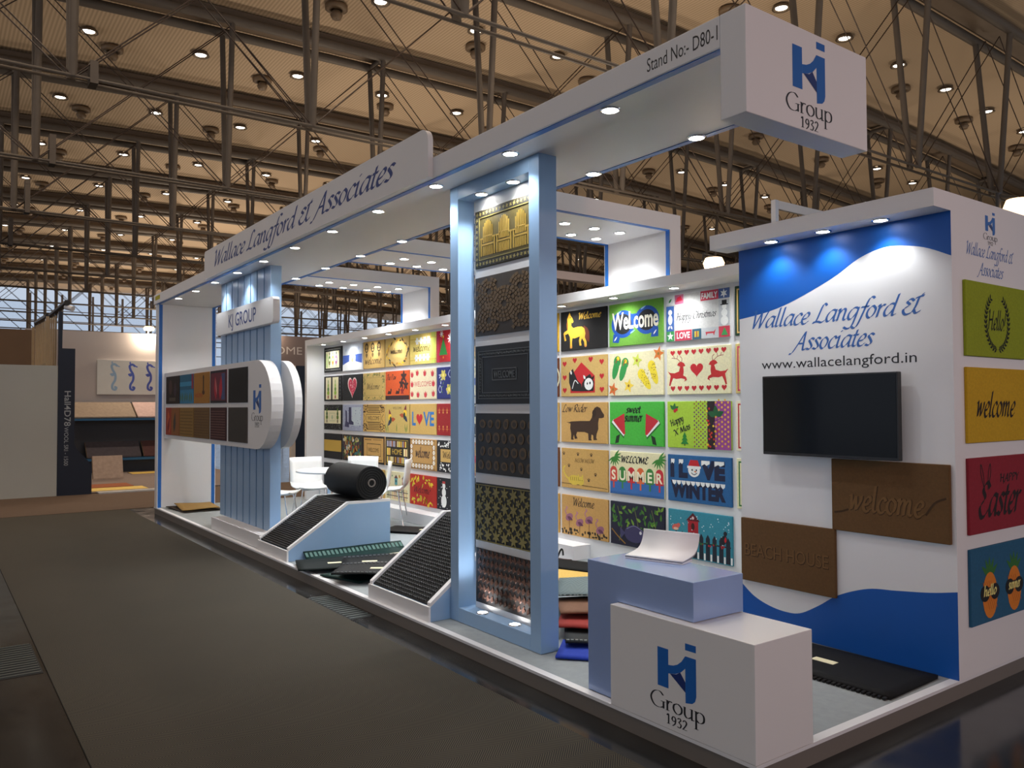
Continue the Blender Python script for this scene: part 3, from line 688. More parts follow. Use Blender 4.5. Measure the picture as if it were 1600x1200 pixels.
def d_heart(d):
    d.heart(35, 20, 36, (226, 200, 190), .92); d.up(); d.heart(36, 19.6, 32, (205, 58, 82), .9); d.up()
    q = random.Random(3)
    for _ in range(60):
        a, r = q.uniform(0, 6.3), q.uniform(0, 9.5); d.ell(36 + r * math.cos(a), 22 + r * math.sin(a) * 1.1, .7, .9, q.choice([(240, 150, 160), (240, 180, 180), (150, 40, 60)]), 6)
def d_boots(d):
    q = random.Random(5)
    for _ in range(120): d.ell(q.uniform(2, 67), q.uniform(2, 38), q.uniform(.4, 1.5), q.uniform(.4, 1.2), q.choice([(150, 150, 180), (196, 206, 206), (120, 120, 150), (176, 190, 190)]), 7)
    d.rect(34, 8, 66, 36, (186, 196, 200)); d.up()
    d.poly([(22, 10), (40, 9), (40, 13), (32, 16), (31, 36), (23, 36), (23, 20)], (52, 50, 78)); d.poly([(8, 6), (24, 5), (23, 12), (17, 14), (16, 30), (10, 32), (11, 16)], (64, 62, 92))
def d_paint(d):
    q = random.Random(9); cols = [(120, 70, 30), (60, 80, 40), (170, 130, 50), (40, 100, 96), (200, 180, 120), (150, 60, 40), (70, 50, 60), (120, 140, 60), (200, 200, 190)]
    for k in range(5):
        for _ in range(26): d.ell(q.uniform(5, 64), q.uniform(4, 36), q.uniform(1.5, 5), q.uniform(1.2, 4), q.choice(cols), 9, q.uniform(0, 3))
        d.up()
def d_sheep(d):
    d.ell(34, 30, 20, 5, WHT, 16); d.ell(20, 14, 12, 7, WHT, 14); d.ell(48, 14, 12, 7, WHT, 14); d.up(); d.ell(8, 16, 4, 4, BLK); d.ell(60, 16, 4, 4, BLK)
def d_orn3(d):
    for i, x in enumerate((12, 32, 52)):
        d.ell(x, 31, 6, 7.5, (70, 52, 30), 16); d.leaf(x, 24, -8 if False else 8, 7, -PI / 2, (110, 84, 44)); d.up(); d.ell(x, 32.5, 3.2, 2.4, TAN, 12); d.ell(x, 27.5, 2.8, 1.8, TAN, 12); d.up(); d.ell(x, 32.5, 1.4, 1.2, (60, 44, 26), 8); d.l -= 2
    d.text('welcome', 33, 6.5, 6.5, (96, 70, 36), 'mono', width=54)
def d_floral(d):
    q = random.Random(4)
    for i in range(80):
        t = q.uniform(0, 6.28); x = 35 + 31 * max(-1, min(1, 1.25 * math.cos(t))); y = 20 + 17 * max(-1, min(1, 1.25 * math.sin(t)))
        d.leaf(x, y, 4, 1.8, q.uniform(0, 6.3), q.choice([(110, 120, 60), (140, 130, 70), (90, 96, 50)]))
    d.frame(9, 7, 60, 33, .3, (130, 110, 60)); d.text('Welcome', 34, 16, 8.5, (46, 36, 22), 'italic', width=42)
def d_damask(d):
    q = random.Random(6)
    for x0, y0 in ((0, 0), (54, 0), (0, 27), (54, 27)):
        for _ in range(40): d.ell(x0 + q.uniform(1, 15), y0 + q.uniform(1, 12.5), q.uniform(.5, 1.7), q.uniform(.5, 1.3), (70, 46, 22), 7)
    for i in range(5):
        for y in (3 + i * 2.4, 28 + i * 2.4): d.rect(17 - abs(i - 2), y, 53 + abs(i - 2), y + 1, (76, 52, 26))
    d.frame(11, 14.2, 58, 26, .7, (76, 52, 26)); d.line([(2, 14), (8, 20), (2, 26)], .8, (76, 52, 26)); d.line([(67, 14), (61, 20), (67, 26)], .8, (76, 52, 26))
    d.text('WELCOME', 34.5, 17.2, 6, (60, 40, 20), 'sans', width=38)
def d_plain_welcome(d):
    d.frame(0, 0, 69.5, 40.2, 3, (36, 28, 22)); d.frame(13, 11, 58, 29, .8, (50, 36, 20)); d.text('WELCOME', 35, 17, 6, (70, 50, 26), 'sans', width=34)
    for x, y in ((6, 34), (40, 5)): d.rect(x, y, x + 22, y + 1, (70, 50, 26))
    for i in range(8): d.leaf(34 + i * 3.4, 34, 3, 1.6, .6, (110, 80, 44)); d.leaf(8 + i * 3.4, 5, 3, 1.6, .6, (110, 80, 44))
def d_scroll(d):
    d.line([(14, 10), (24, 30), (38, 32), (48, 22), (36, 18), (30, 24)], 2.2, (60, 42, 26)); d.line([(40, 10), (52, 14), (58, 28)], 1.8, (60, 42, 26))
def d_wreath(d):
    q = random.Random(8)
    for i in range(34):
        t = 2 * PI * i / 34; x, y = 35 + 30 * math.cos(t), 20 + 17 * math.sin(t)
        d.leaf(x, y, q.uniform(6, 10), q.uniform(2, 3.4), t + PI / 2 + q.uniform(-.7, .7), q.choice([(40, 34, 24), (226, 178, 40), (236, 190, 30), (60, 46, 24), (190, 130, 40)]))
        if i % 6 == 0: d.l += 1
    d.text('welcome', 33, 18, 4.6, (60, 44, 26), 'mono', width=34)
def d_fall(d):
    d.rect(0, 0, 69.5, 6, (50, 24, 22)); q = random.Random(2)
    d.text('The Paw', 18, 28, 7.5, (56, 20, 18), 'italic', width=30, nib=.26)
    for x, y, s in ((54, 32, 9), (48, 22, 8), (60, 20, 8), (50, 12, 6)):
        for a in range(5): d.leaf(x, y, s, s * .55, a * 1.25 + .3, (60, 30, 26) if y > 14 else (130, 24, 30))
    for x in (12, 36): d.poly([(x - 6, 8), (x + 5, 8), (x + 7, 14), (x + 2, 12), (x - 3, 13)], (60, 24, 20)); d.ell(x + 5, 14, 2, 2, (60, 24, 20), 8)
def d_birds(d):
    for s, x, y in ((1, 16, 18), (-1, 56, 24)):
        d.leaf(x, y, 16, 7, PI / 2 + .3 * s, (120, 40, 50)); d.leaf(x, y, 12, 6, PI / 2 - .8 * s + PI, (44, 52, 80)); d.leaf(x, y, 14, 6, (0.1 if s > 0 else PI - .1), (170, 80, 40)); d.up()
        d.ell(x - 2 * s, y + 4, 5, 4.5, (236, 196, 50), 12); d.ell(x, y, 3, 5, (40, 60, 40), 10); d.l -= 1
    for x, a in ((4, 2.0), (8, 1.7), (60, 1.8), (62, 1.4), (34, 1.6)): d.leaf(x, 0.6, 13, 2, a, (60, 120, 40))
    d.text('WELCOME', 35, 33, 3.6, (90, 70, 40), 'sans', width=26)
def d_home(d):
    d.frame(3, 3, 66.5, 37, .6, (190, 160, 60)); q = random.Random(12); cs = [(214, 168, 60), (230, 200, 90), (180, 180, 200), (200, 110, 40), (150, 140, 150), (236, 220, 160), (110, 70, 40)]
    for y0, y1 in ((27, 35), (5, 13)):
        x = 5
        while x < 62: w = q.choice((2, 3, 4)); d.rect(x, y0, x + w, y1, q.choice(cs)); x += w + 1.2
    for x in (5, 54): d.rect(x, 15, x + 10, 25, q.choice(cs)); d.up(); d.rect(x + 5, 15, x + 7, 25, (180, 60, 40)); d.l -= 1
    d.text('HOME', 34.5, 16.4, 8, (216, 178, 70), 'sans', width=28)
def d_birdhouse(d):
    for x, c in ((10, (160, 60, 50)), (32, (90, 160, 160)), (54, (170, 66, 54))):
        d.rect(x - .6, 4, x + .6, 22, (60, 70, 50)); d.rect(x - 4, 22, x + 4, 31, c); d.poly([(x - 5.5, 31), (x + 5.5, 31), (x, 36)], (96, 60, 60)); d.up(); d.ell(x, 27, 1.6, 2, (40, 40, 60), 9); d.l -= 1
    q = random.Random(3)
    for i in range(12): d.rect(5 + i * 5.2, 2, 6.6 + i * 5.2, 17, q.choice([(190, 60, 60), (70, 90, 60), (60, 80, 110), (200, 150, 60)]))
    d.up(); d.rect(4, 6, 66, 7, (60, 50, 60)); d.rect(4, 12, 66, 13, (60, 50, 60)); d.ell(42, 34, 2.4, 2.4, (200, 150, 60)); d.star(21, 34, 2, (80, 140, 80))
def d_plaid(d):
    for x in (58, 63): d.rect(x, 0, x + 3, 40.2, (190, 214, 90))
    for y in (5, 33): d.rect(0, y, 69.5, y + 1.2, (214, 180, 80))
    d.up(); d.text('welcome', 32, 17, 6.2, (96, 80, 40), 'mono', width=46)
    for i in range(4): d.flower(18 + i * 10, 8.5, 5.5, WHT, (200, 210, 240)); d.flower(20 + i * 10, 31, 5.5, WHT, (250, 240, 200))
def tulip(d, x, y, s, c): d.poly([(x - s, y + s), (x - s * .5, y + s * .4), (x, y + s * 1.3), (x + s * .5, y + s * .4), (x + s, y + s), (x + s * .8, y - s * .6), (x, y - s), (x - s * .8, y - s * .6)], c)
def d_tulips(d):
    pts = [(6, 33), (20, 35), (40, 34), (60, 33), (6, 20), (62, 20), (6, 7), (22, 6), (42, 6), (62, 7)]
    for x, y in pts: d.leaf(x, y - 4, 7, 2, 2.2, (120, 160, 110)); d.leaf(x, y - 4, 7, 2, .8, (130, 170, 120))
    d.up()
    for x, y in pts: tulip(d, x, y, 4, (196, 56, 64))
    d.text('WELCOME', 34, 17, 7, (204, 88, 92), 'sans', width=44)
def d_love(d):
    c = (50, 112, 176); d.text('L', 11, 12, 18, c, 'sans', bold=.03, width=10); d.text('VE', 50, 12, 18, c, 'sans', bold=.03, width=28); d.heart(26, 19.5, 17, RED)
def d_daisy(d):
    d.frame(1, 1, 66, 39, .8, (96, 66, 34)); d.frame(7.5, 7.5, 60, 33, .7, (80, 54, 28)); d.text('welcome', 34, 16, 8, (70, 50, 40), 'mono', width=38, nib=.2)
    for i in range(7): d.flower(9 + 8.2 * i, 4.4, 3.4, WHT, (214, 170, 60)); d.flower(9 + 8.2 * i, 36, 3.4, WHT, (214, 170, 60))
    for i in range(4): d.flower(4.3, 10 + 6.6 * i, 3.2, WHT, (214, 170, 60)); d.flower(63.2, 10 + 6.6 * i, 3.2, WHT, (214, 170, 60))
def d_leaves_red(d):
    q = random.Random(21)
    for y in (31, 8):
        for i in range(26): d.leaf(q.uniform(6, 58), y + q.uniform(-4, 4), q.uniform(4, 8), q.uniform(2, 3.6), q.uniform(0, 6.3), q.choice([(236, 206, 50), (222, 188, 40), (200, 190, 60)]))
    d.text('Welcome', 33, 16.5, 9, (80, 20, 30), 'italic', width=44)
def d_xmas_red(d):
    d.rect(0, 0, 6, 40.2, (190, 30, 70))
    for x in (16, 50): tree(d, x, 9, 20, 22, GRN); d.star(x, 32.5, 2.6, YEL); d.star(x, 6, 2, (240, 160, 40))
    for x, y, r in ((12, 36, 4), (33, 29, 6), (62, 35, 4)): flake(d, x, y, r, WHT)
def d_blueflower(d):
    q = random.Random(14)
    for x, y in ((16, 30), (30, 12), (48, 30), (58, 12)): d.flower(x, y, 7.5, (206, 190, 90), (240, 220, 120))
    for x, y in ((8, 12), (32, 31), (46, 8), (62, 34)): d.line([(x - 4, y), (x, y + 5), (x + 4, y), (x, y - 4), (x - 4, y)], 1, (190, 196, 226))
    for _ in range(24): d.leaf(q.uniform(4, 62), q.uniform(4, 34), 5, 2, q.uniform(0, 6), (190, 196, 220) if _ % 2 else (90, 120, 70))
def d_redgold(d):
    for y in (32, 8):
        for i in range(7): d.star(6 + 9.5 * i, y, 4, (200, 120, 60), 4, .25); d.flower(6 + 9.5 * i, y - 3 if y > 20 else y + 3, 1.6, (216, 160, 80))
def d_plaque(d):
    d.rect(9, 13, 60, 29, TAN); snow(d, WHT, 46, 17, y0=30.5, y1=38.5, r=1.2); snow(d, WHT, 46, 18, y0=1.5, y1=11.5, r=1.2); d.up(); d.text('Welcome', 34, 18, 8, (60, 42, 24), 'mono', width=40)
def d_snowman(d):
    snow(d, WHT, 40, 31, r=.7); d.up(); d.ell(17, 11, 6.5, 8, WHT, 16); d.ell(17, 22, 4.8, 5.5, WHT, 16); d.ell(17, 30, 3.6, 4, WHT, 14); d.up(); d.rect(13.6, 33, 20.4, 36, (180, 60, 60)); d.text('Our', 46, 17, 8, (220, 220, 216), 'mono', width=18)
def d_generic(c1, c2, t='welcome'):
    def f(d): d.frame(2, 2, 67.5, 38, 1.2, c1); d.flower(34.7, 20, 9, c2); d.flower(14, 20, 5, c2); d.flower(55, 20, 5, c2)
    return f
def d_goldhide(d): d.frame(1, 1, 68.5, 39, 1, (160, 110, 30)); d.flower(52, 20, 12, (236, 196, 60), (200, 140, 40))
def d_brownarc(d): d.ell(50, 20, 22, 17, CREAM, 24); d.up(); d.ell(50, 20, 20, 15, (100, 52, 26), 24)
def d_leafcol(d):
    for x in (8, 62):
        for i in range(6): d.leaf(x, 4 + i * 6, 5, 2.6, .8, (60, 44, 20)); d.leaf(x, 4 + i * 6, 5, 2.6, 2.3, (60, 44, 20))
def d_border2(d): d.frame(3, 3, 66.5, 37, 1, (120, 80, 30)); d.frame(52, 8, 64, 32, .8, (120, 80, 30))
# right-hand block
def d_horse(d):
    Y_ = (226, 172, 46); d.text('Welcome', 45, 30.5, 6.5, (214, 170, 60), 'mono', width=34, nib=.2)
    d.leaf(36, 24, 19, 9, -1.15, (104, 42, 18)); d.leaf(13, 33, 13, 5, -1.75, (150, 80, 20)); d.up()
    d.poly([(14.5, 39), (16, 35.5), (18.5, 33), (20.5, 29), (18.5, 27.6), (17, 29.2), (16.8, 25), (20, 22.6), (27, 23.4), (33, 23.2), (37, 21), (38.4, 16), (37.4, 12), (40, 8), (40.4, 3), (37.2, 3), (36.6, 7.6), (33, 11.6), (31.6, 8), (32.6, 4.2), (29.6, 4.2), (28.6, 9), (30, 13.4), (22, 12), (18.6, 12.4), (17.8, 8), (18.2, 2.6), (14.8, 2.6), (15, 9), (14.6, 14), (12, 17.6), (7, 16.4), (9, 10.6), (6.2, 10), (4.6, 18), (6, 19.4), (11.4, 21.4), (11.6, 27), (10.4, 32), (12.6, 36)], Y_)
    d.up(); d.ell(15.6, 33.4, .7, .6, BLK, 8); d.ell(16.6, 3.2, 1.6, 1.2, (200, 130, 60), 8); d.ell(38.8, 3.4, 1.6, 1.2, (200, 130, 60), 8)
def d_catheart(d):
    for x, y in ((6, 33), (22, 36), (46, 36), (62, 33), (6, 19), (62, 19), (6, 6), (62, 6)): d.heart(x, y, 6.5, RED)
    d.poly([(15, 3.5), (52, 3.5), (52, 20), (32, 34), (15, 20)], (196, 36, 40)); d.up()
    d.poly([(13, 24), (19, 28), (21, 24), (26, 16), (32, 12), (33, 5), (17, 5.5), (13, 14)], BLK); d.poly([(32, 5), (50, 5), (51, 14), (45, 22), (38, 19), (33, 13)], BLK); d.up()
    d.ell(43, 12, 6.5, 6, WHT, 16); d.leaf(38, 17, 5, 3, 2.2, WHT); d.leaf(48, 16, 5, 2.6, 1.0, BLK); d.line([(18, 8), (22, 16), (27, 13)], 1, WHT); d.leaf(17, 22, 5, 2.6, 1.9, WHT); d.up(); d.ell(45, 13, 1.1, 1.5, BLK, 8); d.ell(41, 12.5, .9, 1.3, BLK, 8)
def d_dachs(d):
    c = (62, 40, 24); d.text('Low Rider', 21, 30.5, 7.5, c, 'italic', width=40, nib=.2)
    d.poly([(8, 20.4), (13, 20.2), (16, 21), (30, 21.6), (44, 21.8), (47, 25), (48.5, 30), (51, 34.5), (55, 36), (59.5, 34.6), (62, 31), (65, 28), (64.6, 25.4), (61, 24.6), (57.6, 24.6), (56.4, 20), (56.6, 14), (54, 9), (53.4, 5.4), (55, 3.4), (49.4, 3), (49, 7.6), (46.6, 8.6), (46, 4.4), (47, 2.6), (42, 2.6), (41.6, 9.4), (36, 10.8), (25, 10.6), (23.4, 7.4), (25.6, 4), (21.4, 3.4), (20, 7.6), (18.6, 4.6), (19.8, 2.6), (15.6, 2.6), (15.6, 9), (14.2, 14), (14.8, 18.8)], c)
    d.up(); d.leaf(51.5, 34, 10, 6, -1.75, (48, 29, 16))
def d_meow(d):
    for x, y in ((4, 34), (26, 34), (46, 34), (12, 22), (31, 19), (52, 15), (42, 9)): paw(d, x, y, 1.3, (70, 50, 30))
    d.text('MEOW MEOW', 36, 26.5, 4, (110, 82, 40), 'mono', width=30); d.line([(0.5, 4.5), (30, 4), (69, 3)], .5, (70, 50, 30))
    c = (214, 184, 70); d.ell(20, 8.5, 9, 5, c, 16); d.ell(30, 8, 5, 4.4, c, 14); d.line([(12, 9), (6, 13), (3, 19), (6, 22)], 1.8, c); d.leaf(27, 11, 4, 2.4, 1.8, c); d.leaf(32, 11, 4, 2.4, 1.2, c); d.up()
    for i in range(5): d.line([(14 + 3 * i, 11.5), (15 + 3 * i, 8)], .6, (120, 96, 40))
    d.ell(29, 8.6, .5, .5, BLK, 6); d.ell(32, 8.6, .5, .5, BLK, 6)
def d_flamingo(d):
    d.text('Welcome', 34, 30, 8, (60, 44, 30), 'mono', width=32)
    q = random.Random(5)
    for x, y in ((12, 18), (28, 14), (42, 18), (58, 10)):
        d.ell(x, y, 6, 3.6, (150, 96, 116), 14, .4); d.line([(x - 4, y + 2), (x - 6, y + 6), (x - 3, y + 9), (x - 5, y + 10)], 1.3, (176, 120, 136)); d.line([(x, y - 3), (x, 2)], .6, (90, 50, 50), False); d.up(); d.leaf(x - 3, y, 9, 3.6, -.3, (96, 52, 76)); d.l -= 1
    for i in range(30): d.ell(q.uniform(1, 68), q.uniform(1.5, 6), q.uniform(1, 2.4), q.uniform(.8, 2), (50, 40, 26), 8)
def d_glasses(d):
    for cx, cy in ((19, 20.5), (50, 22)):
        d.ell(cx, cy, 15.5, 13, (20, 76, 160), 26); d.up(); d.ell(cx, cy, 11.5, 9.6, (18, 18, 22), 22); d.l -= 1
    d.rect(30, 22, 40, 29, (20, 76, 160)); d.poly([(6, 12), (15, 9), (13, 3), (5, 4)], (20, 76, 160)); d.poly([(56, 12), (64, 15), (64, 6), (55, 6)], (20, 76, 160)); d.up()
    for x, y in ((10, 30), (42, 32), (28, 11)): d.leaf(x, y, 8, 1.6, .4, (150, 190, 230))
    d.up(); d.text('WeLcome', 34.5, 16, 16, (238, 232, 210), 'sans', width=60, bold=.025); d.leaf(7, 5, 6, 1.4, .8, WHT); d.leaf(58, 8, 6, 1.4, .8, WHT)
def d_flipflop(d):
    def sole(x, y, a, c, k=1.0):
        d.ell(x, y, 11 * k, 4 * k, c, 18, a); d.ell(x + 6.5 * k * math.cos(a), y + 6.5 * k * math.sin(a), 5.4 * k, 4.8 * k, c, 14, a)
    sole(9, 26, 1.25, (46, 140, 66)); sole(19, 24, 1.2, (46, 140, 66)); sole(47, 14, 2.25, (230, 206, 50)); sole(58, 20, 1.95, (230, 206, 50)); d.up()
    for x, y in ((12, 35), (22, 32)): d.ell(x, y, 2, 2, YEL, 9); d.line([(x - 3, y - 4), (x, y + 1), (x + 3, y - 3)], 1, (150, 60, 40))
    q = random.Random(2)
    for _ in range(30): d.ell(47 + q.uniform(-5, 5), 14 + q.uniform(-6, 9), .5, .5, (150, 120, 30), 6); d.ell(58 + q.uniform(-3, 3), 20 + q.uniform(-6, 9), .5, .5, (150, 120, 30), 6)
    for x, y, r, c in ((37, 32, 7, (196, 204, 80)), (64, 37, 7, (214, 120, 50)), (26, 9, 7, (232, 200, 70)), (5, 6, 7, (214, 110, 50))): d.star(x, y, r, c, 5, .45, 1.3); d.up(); d.ell(x, y, 1.4, 1.4, (150, 110, 40), 8); d.l -= 1
def d_melon(d):
    d.text('sweet', 32, 30, 4.4, (20, 40, 20), 'mono', width=20, nib=.24); d.text('summer', 32, 22, 5.2, (20, 40, 20), 'mono', width=24, nib=.26)
    for s, x in ((1, 14), (-1, 54)):
        d.poly([(x - 12 * s, 20), (x - 10 * s, 24), (x + 6 * s, 9), (x + 5 * s, 6)], (40, 110, 40)); d.poly([(x - 5 * s, 8), (x, 10), (x - 2 * s, 2), (x - 7 * s, 1)], (26, 50, 26)); d.up(); d.poly([(x - 11 * s, 21), (x - 9 * s, 24), (x + 6 * s, 10), (x + 5 * s, 8)], WHT); d.up(); d.poly([(x - 9.6 * s, 23), (x + 6 * s, 29.5), (x + 7 * s, 10), (x + 4.6 * s, 10)], (190, 40, 50)); d.l -= 2
def d_summer(d):
    d.rect(0, 0, 69.5, 13, (52, 104, 170)); d.rect(0, 0, 69.5, 2, (46, 92, 150)); d.up()
    for x, s in ((6, 1), (63, -1)):
        for a in range(9): d.leaf(x, 35, 10, 2, a * .42 - 2.6, (60, 130, 50))
    d.text('WELCOME', 33, 30, 6, (30, 30, 30), 'mono', width=36, nib=.24)
    for i, (ch, c) in enumerate(zip('SUMMER', ((206, 74, 56), (60, 130, 60), (196, 46, 50), (214, 100, 52), (60, 130, 60), (196, 50, 56)))):
        x = 5 + i * 11.8; d.ell(x, 21, 4.8, 5, c, 16); d.rect(x - 4.8, 11.5, x + 4.8, 21, c); d.rect(x - 1, 5.5, x + 1, 11.5, c); d.up(); d.text(ch, x, 13.5, 9, (240, 230, 200), 'sans', bold=.03); d.l -= 1
def d_fish(d):
    q = random.Random(41)
    for i in range(46): x = q.uniform(2, 66); d.leaf(x, q.uniform(16, 36), q.uniform(5, 8), 2.6, q.uniform(.2, 2.9), q.choice([(70, 120, 40), (46, 96, 44), (110, 150, 50)]))
    for x in (12, 34, 56): d.line([(x, 4), (x + 3, 18), (x - 2, 36)], .6, (110, 120, 50))
    d.line([(2, 14), (10, 8), (20, 2)], 1.2, (150, 110, 40)); d.up()
    for x in (32, 60): d.ell(x, 12, 13, 8, (58, 54, 92), 20); d.poly([(x - 12, 12), (x - 19, 17), (x - 18, 6)], (66, 62, 100)); d.up(); d.ell(x + 8, 14, 1.6, 1.6, (200, 200, 210), 9); d.line([(x - 10, 16), (x, 19.6), (x + 10, 16)], .5, (130, 130, 170)); d.l -= 1
def d_xmasgrid(d):
    bl, rd, gn, gr = (60, 100, 170), (200, 60, 80), (60, 150, 80), (186, 188, 190)
    d.rect(0, 32, 10, 40.2, WHT); d.rect(10, 32, 20, 40.2, (200, 110, 140)); d.rect(39, 32, 58, 40.2, rd); d.rect(58, 32, 69.5, 40.2, (80, 100, 150))
    d.rect(0, 9, 9, 31, bl); d.rect(0, 0, 9, 9, gn); d.rect(10, 0, 29, 9, rd); d.rect(29.5, 0, 39.5, 9, (50, 90, 110)); d.rect(40, 0, 58, 9, gr); d.rect(58, 9.5, 69.5, 31, gr); d.rect(58, 0, 69.5, 9, rd); d.up()
    d.text('FAMILY', 48.5, 33.6, 5, WHT, 'sans', width=17, bold=.03); d.text('LOVE', 19.5, 2, 5.4, WHT, 'sans', width=15, bold=.03); d.text('Happy Christmas', 34, 18, 6, (40, 40, 46), 'italic', width=44, nib=.14)
    d.star(4.5, 4.5, 4, WHT); tree(d, 64, 1.5, 7, 6.5, gn); d.ell(4.5, 25.5, 2.4, 2.4, WHT); d.ell(4.5, 19, 2.6, 4.5, WHT); d.leaf(4, 14, 4, 2, 4.2, WHT); d.leaf(5, 14, 4, 2, 5.2, WHT)
    for y, r in ((13.5, 4), (20, 3.2), (25, 2.4)): d.ell(64, y, r, r, WHT, 12)
    d.rect(61.5, 27, 66.5, 30.4, BLK); d.rect(60, 26.4, 68, 27.2, BLK); d.rect(32, 2, 37, 7, (190, 170, 60)); d.star(63.6, 36, 4, WHT, 6); d.poly([(44, 5.5), (53, 5.5), (55, 7.5), (53, 2), (52, 4), (46, 4), (45, 2)], (190, 60, 70)); d.leaf(3, 34, 5, 2, .8, gn); d.poly([(11, 34), (19, 35), (17, 39), (13, 38)], (220, 40, 70))
    d.up(); d.rect(34, 2, 35, 7, (170, 50, 50))
def d_deer(d):
    for i in range(8): d.heart(7 + i * 8, 36, 5.4, (190, 38, 44)); d.heart(7 + i * 8, 5, 5.4, (190, 38, 44))
    d.heart(34, 20.5, 13, (196, 36, 42), 1.1)
    body = [(1, 20.5), (4, 19), (9, 18.6), (14, 20), (15.5, 24), (12, 25.6), (14, 27.8), (17, 28.4), (20, 27), (21.5, 24.6), (19, 24), (19.6, 20), (19, 16.4), (22, 15), (23, 12.6), (20, 11), (21, 13), (17, 14), (11, 13.6), (7.5, 14.5), (5.5, 11), (4, 7.4), (2.6, 8), (3.4, 12), (4.4, 16.4)]
    for s in (1, -1):
        f = (lambda x: x) if s == 1 else (lambda x: 68.5 - x)
        d.poly([(f(x), y) for x, y in body], (190, 40, 40))
        for p in ([(16, 28), (12, 31), (6, 32)], [(12, 31), (12.5, 34)], [(9, 31.4), (8, 34)], [(17, 28), (17.6, 31), (15.5, 33)]): d.line([(f(x), y) for x, y in p], .5, (150, 60, 50))
def d_xmaslime(d):
    d.rect(52, 0, 69.5, 40.2, (150, 70, 140)); d.rect(45, 0, 53, 40.2, (40, 26, 30)); q = random.Random(4)
    for i in range(7):
        for j in range(11): d.ell(31 + i * 2.3, 2 + j * 3.6 + (i % 2) * 1.8, .85, .85, q.choice([(120, 80, 110), (150, 110, 60)]), 7)
    d.up()
    for i in range(5):
        for j in range(10): d.ell(54 + i * 3.2, 3 + j * 4 + (i % 2) * 2, 1, 1, (226, 170, 70), 8)
    for i in range(26): d.ell(q.uniform(44, 56), q.uniform(2, 34), 1, 1, q.choice([RED, (200, 60, 40), YEL]), 7)
    d.up()
    for a in (.4, 1.6, 2.8): d.leaf(54, 28, 9, 5, a, (30, 90, 50))
    for a in (.5, 2.4, 1.4): d.leaf(8, 33, 6, 3.2, a, (40, 110, 50))
    d.ell(9, 32, 1.6, 1.6, RED, 8); d.ell(11, 33, 1.4, 1.4, RED, 8); d.line([(52, 2), (56, 12), (52, 22), (60, 26)], .7, (100, 40, 110))
    d.text('Happy', 12, 21, 5.5, (40, 46, 30), 'mono', .38, width=16, nib=.2); d.text("'X' Mas", 18, 13.5, 5.5, (40, 46, 30), 'mono', .38, width=20, nib=.2)
    tree(d, 20, 3.5, 9, 5, GRN); tree(d, 20, 6.5, 7, 5, GRN); tree(d, 20, 9.5, 5, 4.5, GRN); d.rect(19.4, 2, 20.6, 3.6, (60, 90, 40))
def d_iwinter(d):
    nv = (24, 30, 60)
    d.text('I L', 13, 22, 14, nv, 'sans', width=20, bold=.075); d.text('VE', 50, 22, 14, nv, 'sans', width=26, bold=.075); d.text('WINTER', 33.5, 4.5, 13, nv, 'sans', width=60, bold=.065); d.up()
    q = random.Random(77)
    for x0, x1 in ((4, 8), (13, 18), (38, 47), (52, 62)): d.poly([(x0, 36.5), (x1, 36.5), (x1, 34), ((x0 + x1) / 2 + 1, 32.4), ((x0 + x1) / 2 - 1, 33.8), (x0, 32)], WHT)
    for i in range(11): x = 5 + i * 5.3; d.poly([(x, 18.2), (x + 5, 18.2), (x + 4.6, 15.6), (x + 2.6, 14.2), (x + .8, 15.8)], WHT)
    d.ell(30, 28, 6.6, 6, WHT, 18); d.poly([(23, 30), (37, 30), (34, 36.5), (26, 36.5)], RED); d.up(); d.rect(22.5, 29.4, 37.5, 31.4, WHT); d.ell(28, 28, .8, .9, BLK, 8); d.ell(32.6, 28, .8, .9, BLK, 8); d.leaf(30, 27, 3, 1.2, -.2, (224, 120, 50)); d.line([(27, 25.6), (30, 24), (33.4, 25.6)], .6, BLK)
def d_birdfence(d):
    snow(d, (210, 226, 232), 34, 51, y0=18, r=.55)
    for i in range(9):
        x = 7 + i * 7; d.poly([(x, 1), (x + 4.4, 1), (x + 4.4, 19), (x + 2.2, 22.5), (x, 19)], (30, 34, 46)); d.rect(x + 4.8, .8, x + 6.6, 6.5, WHT)
    d.rect(5, 14, 68, 15.2, (36, 40, 50)); d.rect(27.6, 12, 29, 22, (40, 90, 60)); d.rect(22.5, 22, 34, 33, (168, 30, 40)); d.poly([(20.5, 32), (36, 32), (28.2, 39)], (90, 24, 34)); d.up(); d.ell(28.2, 27.5, 2, 3, (60, 24, 24), 10); d.ell(28.2, 34.6, 1.4, 1.4, (226, 190, 190), 8)
    d.ell(8.5, 25, 4.2, 2.6, (206, 96, 84), 12, .3); d.ell(12, 27, 1.9, 1.8, (206, 96, 84), 10); d.ell(9, 23.6, 3, 1.2, (236, 190, 160), 10)
    d.ell(61, 20, 2.8, 4.4, (26, 26, 36), 12, -.4); d.ell(62.5, 25.5, 2, 1.9, (26, 26, 36), 10); d.leaf(62.4, 18, 5, 2.4, 1.5, RED); d.leaf(59, 15, 5, 2, 1.0, WHT); q = random.Random(3)
    for i in range(18): d.ell(q.uniform(8, 66), 14.4 + q.uniform(-1.4, 1.2), .8, .8, q.choice([RED, (40, 110, 60)]), 7)

